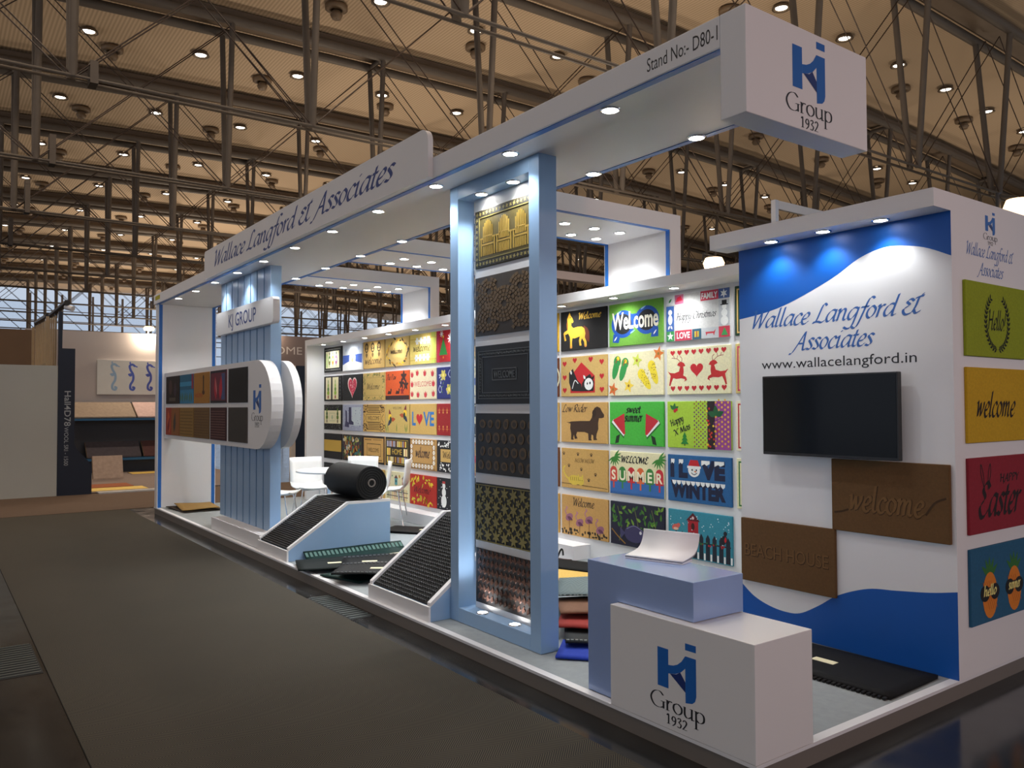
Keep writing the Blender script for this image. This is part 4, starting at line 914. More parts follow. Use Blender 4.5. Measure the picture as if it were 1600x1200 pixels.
ROWZ = [2.163, 1.697, 1.235, .772, .298]
COLX = [-10.38, -9.647, -8.917, -8.19, -7.473, -6.763, -6.03, -5.005, -4.268, -3.54, -2.80, -2.055]
GRID = {
 (0, 0): (BLK, 'black doormat with cream panel of painted pots and beaded border', d_cactus), (0, 1): (BLK, 'black doormat with two cream panels of potted green topiary', d_topiary),
 (0, 2): (BLK, 'black doormat with one cream panel and two small dark green trees', d_pines), (0, 3): ((30, 26, 26), 'black doormat with a broad plain gold band across it', d_band), (0, 4): ((36, 36, 36), 'charcoal striped doormat below the one with the gold band', d_stripes),
 (1, 0): ((226, 230, 236), 'white and blue winter cottage doormat bleached by the downlight', d_winter), (1, 1): (BLK, 'black doormat with one big pink speckled heart', d_heart), (1, 2): ((160, 164, 184), 'grey blue speckled doormat with dark boots', d_boots), (1, 3): ((50, 44, 40), 'dark doormat crowded with small multicoloured painted shapes', d_paint), (1, 4): ((120, 150, 50), 'green doormat with white woolly shapes behind the rubber roll', d_sheep),
 (2, 0): (TAN, 'tan doormat with three dark ornaments in a row above the word welcome', d_orn3), (2, 1): ((198, 166, 96), 'tan doormat with script Welcome inside a faint leafy border', d_floral), (2, 2): ((206, 166, 90), 'tan doormat with brown damask corners and horizontal bars', d_damask), (2, 3): ((196, 152, 84), 'tan doormat in black border with WELCOME in a thin box', d_plain_welcome), (2, 4): (TAN, 'tan doormat with a dark scroll flourish behind the rubber roll', d_scroll),
 (3, 0): ((206, 172, 100), 'tan doormat with a ring of yellow and black leaves', d_wreath), (3, 1): ((208, 84, 28), 'orange doormat with dark leaves and script in autumn style', d_fall), (3, 2): ((200, 170, 96), 'tan doormat with two colourful flying birds', d_birds), (3, 3): ((34, 28, 24), 'black doormat of coloured bars around the word HOME', d_home), (3, 4): (CREAM, 'cream doormat with three birdhouses over a coloured picket fence', d_birdhouse),
 (4, 0): ((232, 206, 110), 'yellow plaid doormat with welcome and white flowers', d_plaid), (4, 1): ((226, 212, 176), 'cream doormat ringed by red tulips', d_tulips), (4, 2): ((204, 166, 92), 'tan doormat with blue LOVE letters and red heart', d_love), (4, 3): ((190, 146, 84), 'tan doormat with a frame of white daisies', d_daisy), (4, 4): ((186, 44, 30), 'red doormat with yellow leaves above and below Welcome', d_leaves_red),
 (5, 0): ((186, 26, 34), 'red Christmas doormat with green trees and white snowflakes', d_xmas_red), (5, 1): ((36, 44, 110), 'deep blue doormat with yellow and white flowers', d_blueflower), (5, 2): ((150, 20, 26), 'dark red doormat with gold ornament rows', d_redgold), (5, 3): ((26, 26, 32), 'black doormat with white blossoms around a tan plaque', d_plaque), (5, 4): ((26, 28, 34), 'black doormat with white snowman and snow', d_snowman),
 (6, 0): (TAN, 'tan doormat with green frame beside the red Christmas mat', d_generic((60, 110, 50), (60, 44, 24))), (6, 1): (CREAM, 'cream doormat with blue frame beside the blue flower mat', d_generic((60, 90, 150), (60, 80, 140))), (6, 2): (BLK, 'black doormat with cream frame beside the dark red mat', d_generic(CREAM, CREAM)), (6, 3): ((180, 140, 80), 'tan doormat with red frame beside the blossom mat', d_generic(RED, RED)), (6, 4): ((90, 120, 60), 'green doormat with cream frame beside the snowman mat', d_generic(CREAM, CREAM)),
 (7, 0): ((226, 178, 50), 'golden yellow doormat beside the black horse mat', d_goldhide), (7, 1): ((104, 54, 28), 'brown doormat with cream oval beside the heart house mat', d_brownarc), (7, 2): (TAN, 'tan doormat with dark leaf columns beside the dachshund mat', d_leafcol), (7, 3): ((110, 64, 30), 'plain reddish brown doormat beside the cat mat', d_generic((150, 90, 40), (80, 44, 20))), (7, 4): ((196, 152, 76), 'tan doormat with thin boxed lines beside the flamingo mat', d_border2),
 (8, 0): ((26, 22, 22), 'black doormat with a yellow horse and Welcome', d_horse), (8, 1): ((206, 170, 100), 'tan doormat with red hearts around a red house and black and white cats', d_catheart), (8, 2): ((204, 160, 92), 'tan doormat with dark dachshund silhouette', d_dachs), (8, 3): ((200, 158, 88), 'tan doormat with yellow lying cat and paw prints', d_meow), (8, 4): ((198, 152, 86), 'tan doormat with four purple pink wading birds under Welcome', d_flamingo),
 (9, 0): ((112, 172, 60), 'green doormat with big blue sunglasses and white Welcome lettering', d_glasses), (9, 1): (CREAM, 'cream doormat with flip flops and starfish', d_flipflop), (9, 2): ((70, 180, 60), 'bright green doormat with two watermelon slices', d_melon), (9, 3): ((234, 226, 180), 'cream and blue doormat with ice lollies spelling SUMMER', d_summer), (9, 4): ((30, 30, 52), 'dark navy doormat with green leaves and two fish', d_fish),
 (10, 0): ((206, 204, 200), 'white Christmas patchwork doormat with FAMILY and LOVE squares', d_xmasgrid), (10, 1): ((236, 228, 186), 'cream doormat with two red reindeer facing a heart', d_deer), (10, 2): ((170, 206, 60), 'lime and purple Christmas doormat with holly', d_xmaslime), (10, 3): ((36, 96, 150), 'blue doormat with snow capped I LOVE WINTER letters', d_iwinter), (10, 4): ((54, 140, 160), 'teal doormat with red birdhouse over a dark picket fence', d_birdfence),
 (11, 0): ((30, 60, 40), 'dark green doormat half hidden by the wave graphic wall, top row', d_generic(TAN, TAN)), (11, 1): ((214, 190, 120), 'tan doormat with pink top edge half hidden by the wave graphic wall', d_generic((200, 60, 90), (120, 80, 40))), (11, 2): ((234, 226, 200), 'cream doormat with red script half hidden by the wave graphic wall', d_generic(RED, RED)), (11, 3): ((226, 220, 180), 'cream doormat with green stem half hidden by the wave graphic wall', d_generic((60, 120, 60), (40, 90, 50))),
}
for (c, r), (base, label, fn) in GRID.items(): doormat(COLX[c], 2.5, ROWZ[r], base, label, fn)

# ---- four mats on the outer side wall
def d_hello(d):
    k = (26, 34, 20)
    for s in (-1, 1):
        for i in range(15):
            t = -1.45 + i * .17; x, y = 38 + s * 14.5 * math.cos(t), 20.5 + 16 * math.sin(t)
            d.leaf(x, y, 3.4, 1.5, (t + PI / 2 + .7) if s > 0 else PI - (t + PI / 2 + .7), k); d.leaf(x, y, 3.4, 1.5, (t + PI / 2 - .7) if s > 0 else PI - (t + PI / 2 - .7), k)
        d.line([(38 + s * 14.5 * math.cos(-1.5 + i * .2), 20.5 + 16 * math.sin(-1.5 + i * .2)) for i in range(13)], .4, k)
    d.text('Hello!', 38, 16, 11, k, 'italic', width=24, nib=.2)
def d_script(d): d.text('welcome', 35, 14.5, 8.5, (34, 28, 24), 'italic', width=50, nib=.2)
def d_easter(d):
    k = (34, 22, 26); d.text('HAPPY', 50, 27.5, 4.6, k, 'mono', width=26, nib=.2)
    d.text('Easter', 38, 9, 19, k, 'italic', width=56, nib=.22)
    for x, a in ((18, 1.85), (22, 1.35)): d.line([(x, 24), (x + 10 * math.cos(a) - 1.4, 33), (x + 15 * math.cos(a), 38.5), (x + 10 * math.cos(a) + 1.4, 33), (x, 24)], .8, k)
def d_pine(d):
    for x, t in ((22, 'hello'), (53, 'summer')):
        for a in (.6, 1.1, 1.57, 2.0, 2.5): d.leaf(x, 25, 12, 3.2, a, (50, 110, 50))
        d.up(); d.ell(x, 15, 9, 13, (218, 128, 40), 20); d.up()
        for i in range(-3, 4): d.line([(x + i * 2.4 - 4, 15 + 8), (x + i * 2.4 + 4, 15 - 8)], .3, (170, 84, 30), False) if abs(i) < 3 else None
        d.up()
        for s in (-1, 1): d.ell(x + s * 6, 16.5, 5.6, 4.6, (24, 24, 26), 14)
        d.rect(x - 3, 17.5, x + 3, 19.5, (24, 24, 26)); d.up(); d.text(t, x, 15, 3.6, (236, 226, 140), 'mono', width=16, nib=.2); d.l -= 4
for z, base, lb, fn in ((1.873, (150, 166, 38), 'lime green doormat with dark leafy wreath around Hello on the outer wall', d_hello), (1.385, (206, 166, 34), 'mustard yellow doormat with black script welcome on the outer wall', d_script), (.876, (146, 36, 52), 'crimson doormat with black Easter lettering on the outer wall', d_easter), (.372, (38, 96, 132), 'blue doormat with two pineapples wearing sunglasses on the outer wall', d_pine)):
    doormat(0.0, 1.862, z, base, lb, fn, 'doormats on the outer side wall', (0, 0, PI / 2), w=76, h=42.5)

# ---- two large brown coir mats beside the screen
BR = (104, 74, 40)
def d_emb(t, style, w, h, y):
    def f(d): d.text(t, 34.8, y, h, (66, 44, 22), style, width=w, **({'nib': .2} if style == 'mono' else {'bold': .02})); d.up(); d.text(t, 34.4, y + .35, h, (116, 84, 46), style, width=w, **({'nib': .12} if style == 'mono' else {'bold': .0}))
    return f
def d_wel(d):
    d_emb('welcome', 'mono', 46, 9, 13)(d); d.line([(2, 11), (7, 12), (11, 13.5)], 1.2, (66, 44, 22)); d.line([(58, 15), (63, 22), (69, 25)], 1.2, (66, 44, 22))
doormat(-.732, 1.745, .834, BR, 'thick brown doormat with embossed welcome below the television', d_wel, 'brown mats beside the television', w=71, h=43.6, t=2.4)
doormat(-1.42, 1.745, .413, BR, 'thick brown doormat with embossed BEACH HOUSE under the white wall space', d_emb('BEACH HOUSE', 'sans', 63, 8.5, 17), 'brown mats beside the television', w=70.4, h=42.2, t=2.4)

# ---- six rubber mats in the blue frame, raised ornament as real relief
BRZ = mat('bronze_rubber', S(120, 100, 44), .42, metal=.35, var=.25, scale=40); DRK = mat('dark_brown_rubber', S(50, 42, 34), .5, var=.2, scale=50); BRN = mat('brown_relief_rubber', S(92, 72, 48), .45, metal=.2, var=.2, scale=50)
OLV = mat('olive_relief_rubber', S(128, 116, 66), .4, metal=.3, var=.2, scale=50); COPP = mat('copper_relief_rubber', S(104, 76, 66), .25, metal=.7, var=.2, scale=40); GRYR = mat('grey_relief_rubber', S(96, 98, 98), .5)
class Relief(Design):
    def faces(s, vs, fs, c):
        s.n += 1; h = -(0.003 + 0.0012 * s.l + (s.n % 13) * 0.00003); n = len(vs)
        s.mb.add([(x / 100, h, y / 100) for x, y in vs] + [(x / 100, 0, y / 100) for x, y in vs], list(fs) + [(f[i], f[i] + n, f[(i + 1) % len(f)] + n, f[(i + 1) % len(f)]) for f in fs for i in range(len(f))], c)
        return s
def relief_mat(z, h, M, label, fn, w=70):
    o = MB().box(0, w / 100, -.008, 0, 0, h / 100).build('rubber_mat', M, None, (-2.585, .325, z), bevel=.002)
    tag(o, label, 'doormat', 'rubber mats in the blue frame'); d = Relief(); fn(d); d.build('raised_ornament', o, (0, -.008, 0))
def r_chairs(d):
    DB = mat('dark_border_bronze', S(26, 22, 14), .5); d.l = 0; d.frame(.6, .6, 69.4, 39.9, 4.2, DB); d.l = 1
    for i in range(17): d.star(3 + i * 4, 2.7, 1.6, OLV, 4, .5, .4 * i); d.star(3 + i * 4, 37.8, 1.6, OLV, 4, .5, .4 * i)
    for i in range(8): d.star(2.7, 6.4 + i * 3.9, 1.5, OLV, 4, .5, .4 * i); d.star(67.3, 6.4 + i * 3.9, 1.5, OLV, 4, .5, .4 * i)
    d.frame(5.2, 5.2, 64.8, 35.3, .6, OLV); G_ = mat('bright_bronze_rubber', S(150, 122, 52), .45, metal=.2)
    for cx in (16, 35, 54):
        for i in range(-3, 4): d.rect(cx + i * 1.8 - .42, 17, cx + i * 1.8 + .42, 32.5 - i * i * .45, G_); d.rect(cx + i * 1.8 - .45, 8, cx + i * 1.8 + .45, 14.5, G_)
        d.rect(cx - 7, 15, cx + 7, 16.2, G_); d.rect(cx - 5.5, 21, cx + 5.5, 21.8, G_); d.rect(cx - 8.4, 8, cx - 7.4, 20, G_); d.rect(cx + 7.4, 8, cx + 8.4, 20, G_); d.rect(cx - 9, 19.6, cx - 5, 20.6, G_); d.rect(cx + 5, 19.6, cx + 9, 20.6, G_)
def r_cobble(d):
    def cl(q): return max(1, min(69, q[0])), max(1, min(39.5, q[1]))
    for cx, cy in ((17, 30), (53, 30), (17, 10), (53, 10), (35, 20)):
        for k in range(4):
            r = 3.2 + k * 3.4; n = 8 + 5 * k
            for i in range(n):
                a0, a1 = 2 * PI * (i + .1) / n, 2 * PI * (i + .9) / n
                ps = [(cx + rr * math.cos(a), cy + rr * .75 * math.sin(a)) for rr, a in ((r, a0), (r + 2.8, a0), (r + 2.8, a1), (r, a1))]
                if all(1 < x < 69 and 1 < y < 39.5 for x, y in ps) and (cx == 35) == (abs(ps[0][0] - 35) < 9): d.poly(ps, BRN)
def r_welcome(d):
    d.frame(4, 3.5, 66, 36.5, .4, GRYR); d.frame(8.4, 7.5, 61.6, 32.5, .4, GRYR); d.frame(21, 16, 49, 24, .5, GRYR)
    for i in range(30): d.star(5.6 + i * 2.02, 5.6, 1.1, GRYR, 4, .35, .785 * (i % 2)); d.star(5.6 + i * 2.02, 34.4, 1.1, GRYR, 4, .35, .785 * (i % 2))
    for i in range(12): d.star(6.2, 8.6 + i * 2.1, 1.1, GRYR, 4, .35, .785 * (i % 2)); d.star(63.8, 8.6 + i * 2.1, 1.1, GRYR, 4, .35, .785 * (i % 2))
    d.text('WELCOME', 35, 17.6, 4.8, GRYR, 'sans', width=24)
def r_pebble(d):
    q = random.Random(11)
    for j in range(4):
        for i in range(7):
            x, y = 7 + i * 9.3 + (j % 2) * 2, 6 + j * 9.4; rx, ry = q.uniform(2.6, 4), q.uniform(2.8, 3.9); d.ell(x, y, rx, ry, BRN, 14, q.uniform(-.4, .4)); d.up(); d.ell(x, y, rx * .55, ry * .55, DRK, 10); d.l -= 1
def r_lace(d):
    for j in range(4):
        for i in range(7):
            x, y = 5 + i * 10, 5 + j * 9.8
            for a in range(6): d.leaf(x, y, 4.6, 1.9, a * PI / 3 + .26 * (i + j), OLV)
            if i < 6 and j < 3: d.flower(x + 5, y + 4.9, 2.6, OLV, None, 5)
    d.frame(.4, .4, 69.6, 39, .6, OLV)
def r_flame(d):
    for j in range(6):
        for i in range(13): d.leaf(3.4 + i * 5.1 + (j % 2) * 2.5, 2.2 + j * 6, 5.4, 2.6, 1.2 + .5 * (j % 2), COPP); d.ell(5.6 + i * 5.1 - (j % 2) * 2, 4.4 + j * 6, .9, .9, COPP, 7)
relief_mat(2.565, 40.5, BRZ if False else mat('dark_bronze_rubber', S(78, 68, 34), .45, metal=.2, var=.2, scale=40), 'bronze rubber mat with three raised garden chairs, topmost in the blue frame', r_chairs)
relief_mat(2.09, 41, DRK, 'dark brown rubber mat with raised fan cobble pattern', r_cobble)
relief_mat(1.617, 40.3, mat('jet_rubber', (.01, .01, .011), .5), 'black rubber mat with boxed WELCOME and fine grey border', r_welcome)
relief_mat(1.138, 41.5, mat('near_black_rubber', S(36, 33, 31), .5), 'near black rubber mat with raised rows of pebbles', r_pebble)
relief_mat(.67, 40, mat('black_lace_rubber', (.012, .012, .01), .5), 'openwork olive rubber mat with raised lace flowers', r_lace)
relief_mat(.243, 37.5, mat('black_flame_rubber', (.014, .011, .01), .4), 'rubber mat with copper scrolls above the frame uplights', r_flame)

# ---- ten small mats on the rounded board
def p_lines(c, n=8):
    def f(d):
        for i in range(n): d.rect(2, 3 + i * 35 / n, 66, 3.9 + i * 35 / n, c)
    return f
def p_dark(d): d.ell(24, 24, 9, 11, (70, 46, 40), 14); d.ell(48, 20, 7, 10, (56, 40, 50), 12); d.rect(18, 4, 50, 9, (80, 70, 60))
def p_flop(d):
    d.rect(0, 19, 69.5, 40.2, (40, 100, 130)); d.rect(0, 24, 60, 30, (60, 140, 180)); d.rect(60, 20, 69.5, 40, (130, 50, 70)); d.up()
    for i in range(6): d.leaf(5 + i * 11, 2, 14, 5, 1.4 + .2 * (i % 2), (80, 110, 50))
def p_lamp(d): d.rect(42, 14, 47, 34, (70, 50, 30)); d.ell(44.5, 14, 6, 3, (80, 50, 30), 12); d.text('welcome', 24, 8, 5, (170, 80, 40), 'mono', width=36); d.ell(44.5, 33, 3, 4, (60, 44, 30), 10)
def p_red(d): d.frame(0, 0, 69.5, 40.2, 3, (40, 34, 44)); d.rect(50, 4, 64, 36, (70, 80, 120)); d.up(); d.leaf(26, 4, 30, 14, 1.7, (170, 40, 56)); d.leaf(44, 4, 30, 14, 1.4, (180, 46, 60)); d.up(); d.leaf(30, 10, 22, 4, 1.9, (190, 130, 130))
def p_mix(d): d.rect(0, 0, 30, 40.2, (150, 60, 40)); d.up(); d.leaf(20, 2, 36, 16, 1.8, (190, 90, 50)); d.leaf(44, 4, 30, 12, 1.4, (70, 60, 50)); d.leaf(12, 4, 24, 10, 1.2, (120, 40, 40))
PX = [-10.60, -9.79, -9.06, -8.285, -7.54]; PWD = [78, 71, 72, 66, 69]
PT = [((44, 34, 30), 'dark small mat with faint figures on the rounded board', p_dark), ((60, 130, 170), 'blue mat with green leaf row on the rounded board', p_flop), ((170, 118, 50), 'ochre mat with dark lantern on the rounded board', p_lamp), ((110, 50, 64), 'red flower mat with dark border on the rounded board', p_red), ((38, 36, 36), 'plain charcoal ribbed mat in the upper row of the rounded board', p_lines((30, 29, 29), 24))]
PB = [((140, 90, 50), 'red and brown leaf mat on the rounded board', p_mix), ((140, 108, 54), 'straw coloured mat with brown lines on the rounded board', p_lines((100, 74, 36))), ((112, 84, 48), 'dull brown mat with thin lines on the rounded board', p_lines((92, 66, 36), 10)), ((66, 34, 36), 'maroon mat with pale lines on the rounded board', p_lines((110, 76, 70), 11)), ((70, 64, 60), 'plain grey ribbed mat in the lower row of the rounded board', p_lines((60, 56, 52), 24))]
for i in range(5):
    for (base, lb, fn), z in ((PT[i], 1.655), (PB[i], 1.20)):
        o = MB().box(0, PWD[i] / 100, -.01, 0, 0, .40).build('small_mat', coir(base), None, (PX[i], .0945, z), bevel=.002); tag(o, lb, 'doormat', 'mats on the rounded board')
        d = Design(); fn(d); q = d.build('printed_design', o, (0, -.01, 0)); q.scale = (PWD[i] / 69.5, 1, .995)
# ================================================================== ramps, rolls and loose mats
RIBM = stripe_mat('ribbed_black_runner', (.006, .006, .007), (.05, .05, .052), 0, 0.034, rough=.5, bump=.5)
def ramp(x0, x1, yb, zb, yt, label):
    """sloping display block: white rim, pale blue flanks"""
    r = empty('ramp_stand', ((x0 + x1) / 2, .5, ZP)); tag(r, label, 'display stand', 'sloping display stands'); w = (x1 - x0) / 2
    prof = [(.05 - .5, 0), (yt - .5, 0), (yt - .5, zb - ZP), (yb - .5, zb - ZP), (.05 - .5, .1)]
    bk = MB().prism(prof, -w, w, 'x').build('block', LBLUE, r)
    box('front_lip', WHITE, -w - .002, w + .002, .036 - .5, .052 - .5, 0, .105, bk)
    for s in (-1, 1):
        a, b = sorted((s * w, s * (w - .04)))
        rim = [(.05 - .5, .1), (yb - .5, zb - ZP), (yt - .5, zb - ZP), (yt - .5, zb - ZP + .025), (yb - .5 - .01, zb - ZP + .025), (.05 - .5, .13)]
        MB().prism(rim, a, b, 'x').build('rim', WHITE, bk)
    return r, w
RAMP1, w1 = ramp(-6.33, -5.48, .68, .61, 1.15, 'sloping blue and white stand with ribbed black runner and roll on top')
RAMP2, w2 = ramp(-3.70, -2.760, .72, .70, 1.15, 'sloping stand covered by studded black mat beside the tall blue frame')
def runner(x0, x1, yb, zb, y1, M, name, label):
    sl = math.atan2(zb - .2, yb - .05); L1 = math.hypot(zb - .2, yb - .05)
    e = empty(name, ((x0 + x1) / 2, .06, .205)); tag(e, label, 'floor runner'); w = (x1 - x0) / 2
    return e, sl, L1, w
# ribbed runner: bars across the slope are pieces of their own
e, sl, L1, w = runner(-6.28, -5.53, .68, .61, 1.1, None, 'ribbed_runner', 'black ribbed rubber runner sloping down from the roll to the platform edge')
cs, sn = math.cos(sl), math.sin(sl)
MB().prism([(0, 0), (L1 * cs, L1 * sn), (L1 * cs + .42, L1 * sn), (L1 * cs + .42, L1 * sn + .012), (L1 * cs, L1 * sn + .012), (-.004, .012)], -w, w, 'x').build('sheet', RUBBER, e)
rib = None
RIBC = mat('rib_rubber', (.013, .013, .014), .5, spec=.3)
for i in range(30):
    t = (i + .5) / 30 * L1
    if rib is None: rib = MB().box(-w + .01, w - .01, -.008, .008, 0, .009).build('rib', RIBC, e); q = rib
    else: q = rib.copy(); COL.objects.link(q)
    q.location = (0, t * cs - .012 * sn, t * sn + .012 * cs); q.rotation_euler = (sl, 0, 0)
# roll on ramp 1
rl = empty('rubber_roll', (-5.89, .94, .615)); tag(rl, 'thick black rolled rubber matting with cardboard core lying on the sloping stand', 'roll')
R_ = .175; n = 28
sp = [(R_ * math.cos(2 * PI * i / n), R_ + .02 + R_ * math.sin(2 * PI * i / n)) for i in range(n)]
mb = MB(); mb.cyl((-.40, 0, R_ + .02), (.40, 0, R_ + .02), R_, 32); rs_ = mb.build('rolled_sheet', RUBBER, rl)
mb = MB()
for r in (.06, .085, .11, .135, .163): mb.lathe([(r, 0), (r + .004, .003), (r + .008, 0)], n=28)
o = mb.build('roll_layers', RIBC, rs_, (.401, 0, R_ + .02), (0, PI / 2, 0))
o = MB().lathe([(.03, -.02), (.03, .006), (.045, .006), (.045, 0)], n=20).build('core', mat('grey_cardboard', S(112, 104, 98), .8), rl, (.401, 0, R_ + .02), (0, PI / 2, 0))
# studded mat on ramp 2 with real studs
e, sl, L1, w = runner(-3.65, -2.805, .72, .70, 1.1, None, 'studded_mat', 'black studded rubber mat draped over the sloping stand beside the blue frame')
cs, sn = math.cos(sl), math.sin(sl)
MB().prism([(0, 0), (L1 * cs, L1 * sn), (L1 * cs + .4, L1 * sn), (L1 * cs + .4, L1 * sn + .014), (L1 * cs, L1 * sn + .014), (-.004, .014)], -w, w, 'x').build('sheet', RUBBER, e)
mb = MB(); STUD = mat('stud_rubber', (.009, .009, .0095), .5, spec=.3)
for j in range(26):
    for i in range(24):
        x = -w + .03 + (i + (.5 if j % 2 else 0)) * (2 * w - .06) / 24; t = .02 + j * (L1 - .03) / 26
        y, z = t * cs - .014 * sn, t * sn + .014 * cs
        a = .0115; ux, uy = cs * a, sn * a; nx, nz = -sn * .012, cs * .012
        mb.add([(x - a, y, z), (x, y - ux, z - uy), (x + a, y, z), (x, y + ux, z + uy), (x, y + nx, z + nz)], [(0, 1, 4), (1, 2, 4), (2, 3, 4), (3, 0, 4)])
tag(mb.build('studs', STUD, e), kind='stuff')
box('rolled_end', RUBBER, -w, w, .9, 1.06, L1 * sn + .014, L1 * sn + .30, e, bevel=.05)

def floor_mat(x, y, z, w, h, rz, M, label, tagged=True, t=.012, border=None, wave=0.0, cat='floor mat', tx=.3, curl=0.0):
    """loose rubber mat lying on the carpet or on other mats, slightly wavy, with a paper price tag"""
    o = empty('loose_mat', (x, y, z), rz); tag(o, label, cat, None)
    nx, ny = 12, 6; vs = []
    def hz(u, v): return wave * (math.sin(u * 5 + x * 3) * .5 + math.cos(v * 4 + u * 3) * .5 + 1) + curl * max(0, v - .7) ** 2 / .09
    for top in (1, 0):
        for j in range(ny + 1):
            for i in range(nx + 1):
                u, v = i / nx, j / ny; vs.append(((u - .5) * w, (v - .5) * h - (curl * .3 * max(0, v - .8) / .2), hz(u, v) + (t if top else 0)))
    k = (nx + 1) * (ny + 1); fs = []
    for j in range(ny):
        for i in range(nx):
            a = j * (nx + 1) + i; fs.append((a, a + 1, a + nx + 2, a + nx + 1)); fs.append((a + k, a + nx + 1 + k, a + nx + 2 + k, a + 1 + k))
    ring = [i for i in range(nx + 1)] + [j * (nx + 1) + nx for j in range(1, ny + 1)] + [ny * (nx + 1) + i for i in range(nx - 1, -1, -1)] + [j * (nx + 1) for j in range(ny - 1, 0, -1)]
    for a, b in zip(ring, ring[1:] + ring[:1]): fs.append((a, a + k, b + k, b))
    MB().add(vs, fs, None, True).build('sheet', M, o)
    if border:
        mb = MB()
        m_ = 24
        for i in range(m_):
            for s in (-1, 1):
                u = (i + .5) / m_; v0, v1 = (.03, .09) if s < 0 else (.86, .96); x0, x1 = (u - .5) * w - w * .3 / m_, (u - .5) * w + w * .3 / m_
                def yy(v): return (v - .5) * h - (curl * .3 * max(0, v - .8) / .2)
                P8 = [(x, yy(v), hz(u, v) + t + dz) for dz in (-.004, .005) for x, v in ((x0, v0), (x1, v0), (x1, v1), (x0, v1))]
                mb.add(P8, [(0, 3, 2, 1), (4, 5, 6, 7), (0, 1, 5, 4), (1, 2, 6, 5), (2, 3, 7, 6), (3, 0, 4, 7)])
        mb.build('border_pattern', border, o)
    if tagged:
        u = .5 + tx / w; zz = hz(u, .5) + t
        tg = MB().box(tx - .07, tx + .07, -.03, .03, zz, zz + .002).build('paper_tag', mat('cream_paper', S(236, 228, 190), .8), o)
    return o
GREENR = mat('dark_green_rubber', S(14, 44, 40), .6, spec=.2, var=.2, scale=20); GREENL = mat('green_border_rubber', S(44, 92, 82), .5); CHAR = mat('charcoal_mat', S(24, 24, 24), .85, spec=.15, var=.2, scale=40, bump=.3)
DKB = mat('dark_border_rubber', S(56, 58, 58), .4)
floor_mat(-5.17, .72, .104, 1.06, .62, PI / 2 - .02, GREENR, 'dark green rubber mat with pale looped border curling up the ramp flank', border=GREENL, wave=.004, tx=.32, curl=.07)
floor_mat(-4.95, .36, .128, .80, .52, 1.25, mat('green_black_rubber', S(10, 20, 18), .7, spec=.2, var=.2, scale=20), 'blackish green rubber mat in the pile at the platform edge', wave=.008, tx=-.05)
floor_mat(-4.62, .74, .150, .95, .62, 1.1, mat('black_pile_mat', (.006, .0065, .0065), .7, spec=.2), 'black mat with grey dotted border on the green mat pile', border=DKB, wave=.01, tx=-.22)
floor_mat(-4.22, .44, .174, .82, .50, .95, RUBBER, 'black mat with paper tag on top of the pile beside the studded stand', border=DKB, wave=.012, tx=-.05)
floor_mat(-4.45, .22, .104, .5, .24, .3, GREENR, 'small dark green mat corner under the pile at the platform edge', False, wave=.004)
floor_mat(-6.45, 1.98, .102, .80, .46, .5, CHAR, 'flat charcoal mat on the grey carpet behind the sloping stands', tx=.2)
floor_mat(-6.42, 1.96, .116, .72, .42, .62, mat('black_flat_mat', (.008, .008, .008), .7, spec=.2), 'black mat stacked askew on the charcoal one behind the sloping stands', tx=.15)
GOLDM = mat('gold_brown_mat', S(150, 118, 62), .9, var=.2, scale=30)
floor_mat(-10.28, .42, .102, .80, .55, .1, mat('dark_brown_pile_mat', S(52, 42, 32), .9, var=.2, scale=30), 'dark brown mat lowest of the small pile by the far end wall', False, wave=.008)
floor_mat(-10.25, .44, .128, .74, .5, -.08, GOLDM, 'gold brown mat on top of the small pile by the far end wall', False, wave=.016)
# pile between frame and counters
A_ = .80
floor_mat(-1.50, .56, .102, .60, .36, .75, mat('royal_blue_mat', S(30, 60, 170), .9, var=.15, scale=40), 'royal blue mat at the bottom of the pile beside the blue counter', False, wave=.004)
floor_mat(-1.66, .78, .124, .66, .42, .9, mat('black_grey_edge_mat', S(30, 32, 34), .8), 'black mat with grey rim above the royal blue mat', False, border=mat('grey_rim', S(110, 116, 112), .6), wave=.010)
floor_mat(-1.84, .92, .150, .72, .46, A_, mat('brick_red_mat', S(150, 44, 34), .9, var=.2, scale=30), 'brick red mat in the pile beside the blue counter', False, wave=.012)
floor_mat(-2.03, 1.08, .186, .74, .46, .95, mat('rust_brown_mat', S(120, 84, 62), .9, var=.2, scale=30), 'rust brown mat in the pile beside the blue counter', False, wave=.014)
floor_mat(-2.32, 1.34, .226, .80, .62, .82, stripe_mat('grey_wave_mat', S(64, 78, 80), S(122, 136, 136), 1, .03, rough=.8, zig=.06), 'grey mat with wavy ribbed weave on the pile beside the blue counter', False, wave=.016)
floor_mat(-3.0, 1.50, .103, .50, .34, .7, mat('cream_edge_mat', S(206, 202, 180), .9), 'cream mat half under the grey wavy mat', False, wave=.004)
floor_mat(-3.16, 1.84, .124, .80, .46, .75, mat('golden_coir_mat', S(206, 166, 84), .95, var=.15, scale=60, bump=.3), 'plain golden coir mat lying flat near the doormat wall', False)
floor_mat(-3.48, 2.02, .138, .80, .36, .35, CHAR, 'charcoal mat with tag at the foot of the doormat wall', tx=.25)
hd = floor_mat(-3.98, 1.96, .102, .5, .4, .4, mat('maroon_speckled_mat', S(86, 52, 48), .9, var=.4, scale=20), 'maroon speckled mat with black strap handle near the doormat wall', False, wave=.01)
MB().tube([(.2 + .05 * math.cos(a * PI / 8), .02, .03 + .06 + .06 * math.sin(a * PI / 8 * 2)) for a in range(9)], .009).build('strap_handle', BLACK, hd)
fm = floor_mat(-.50, 1.42, .102, .84, .52, .03, mat('black_loop_mat', (.008, .008, .0085), .75, spec=.2, bump=.3, scale=60), 'large black loop mat with paper tag below the wave graphic wall', t=.02, tx=-.1)
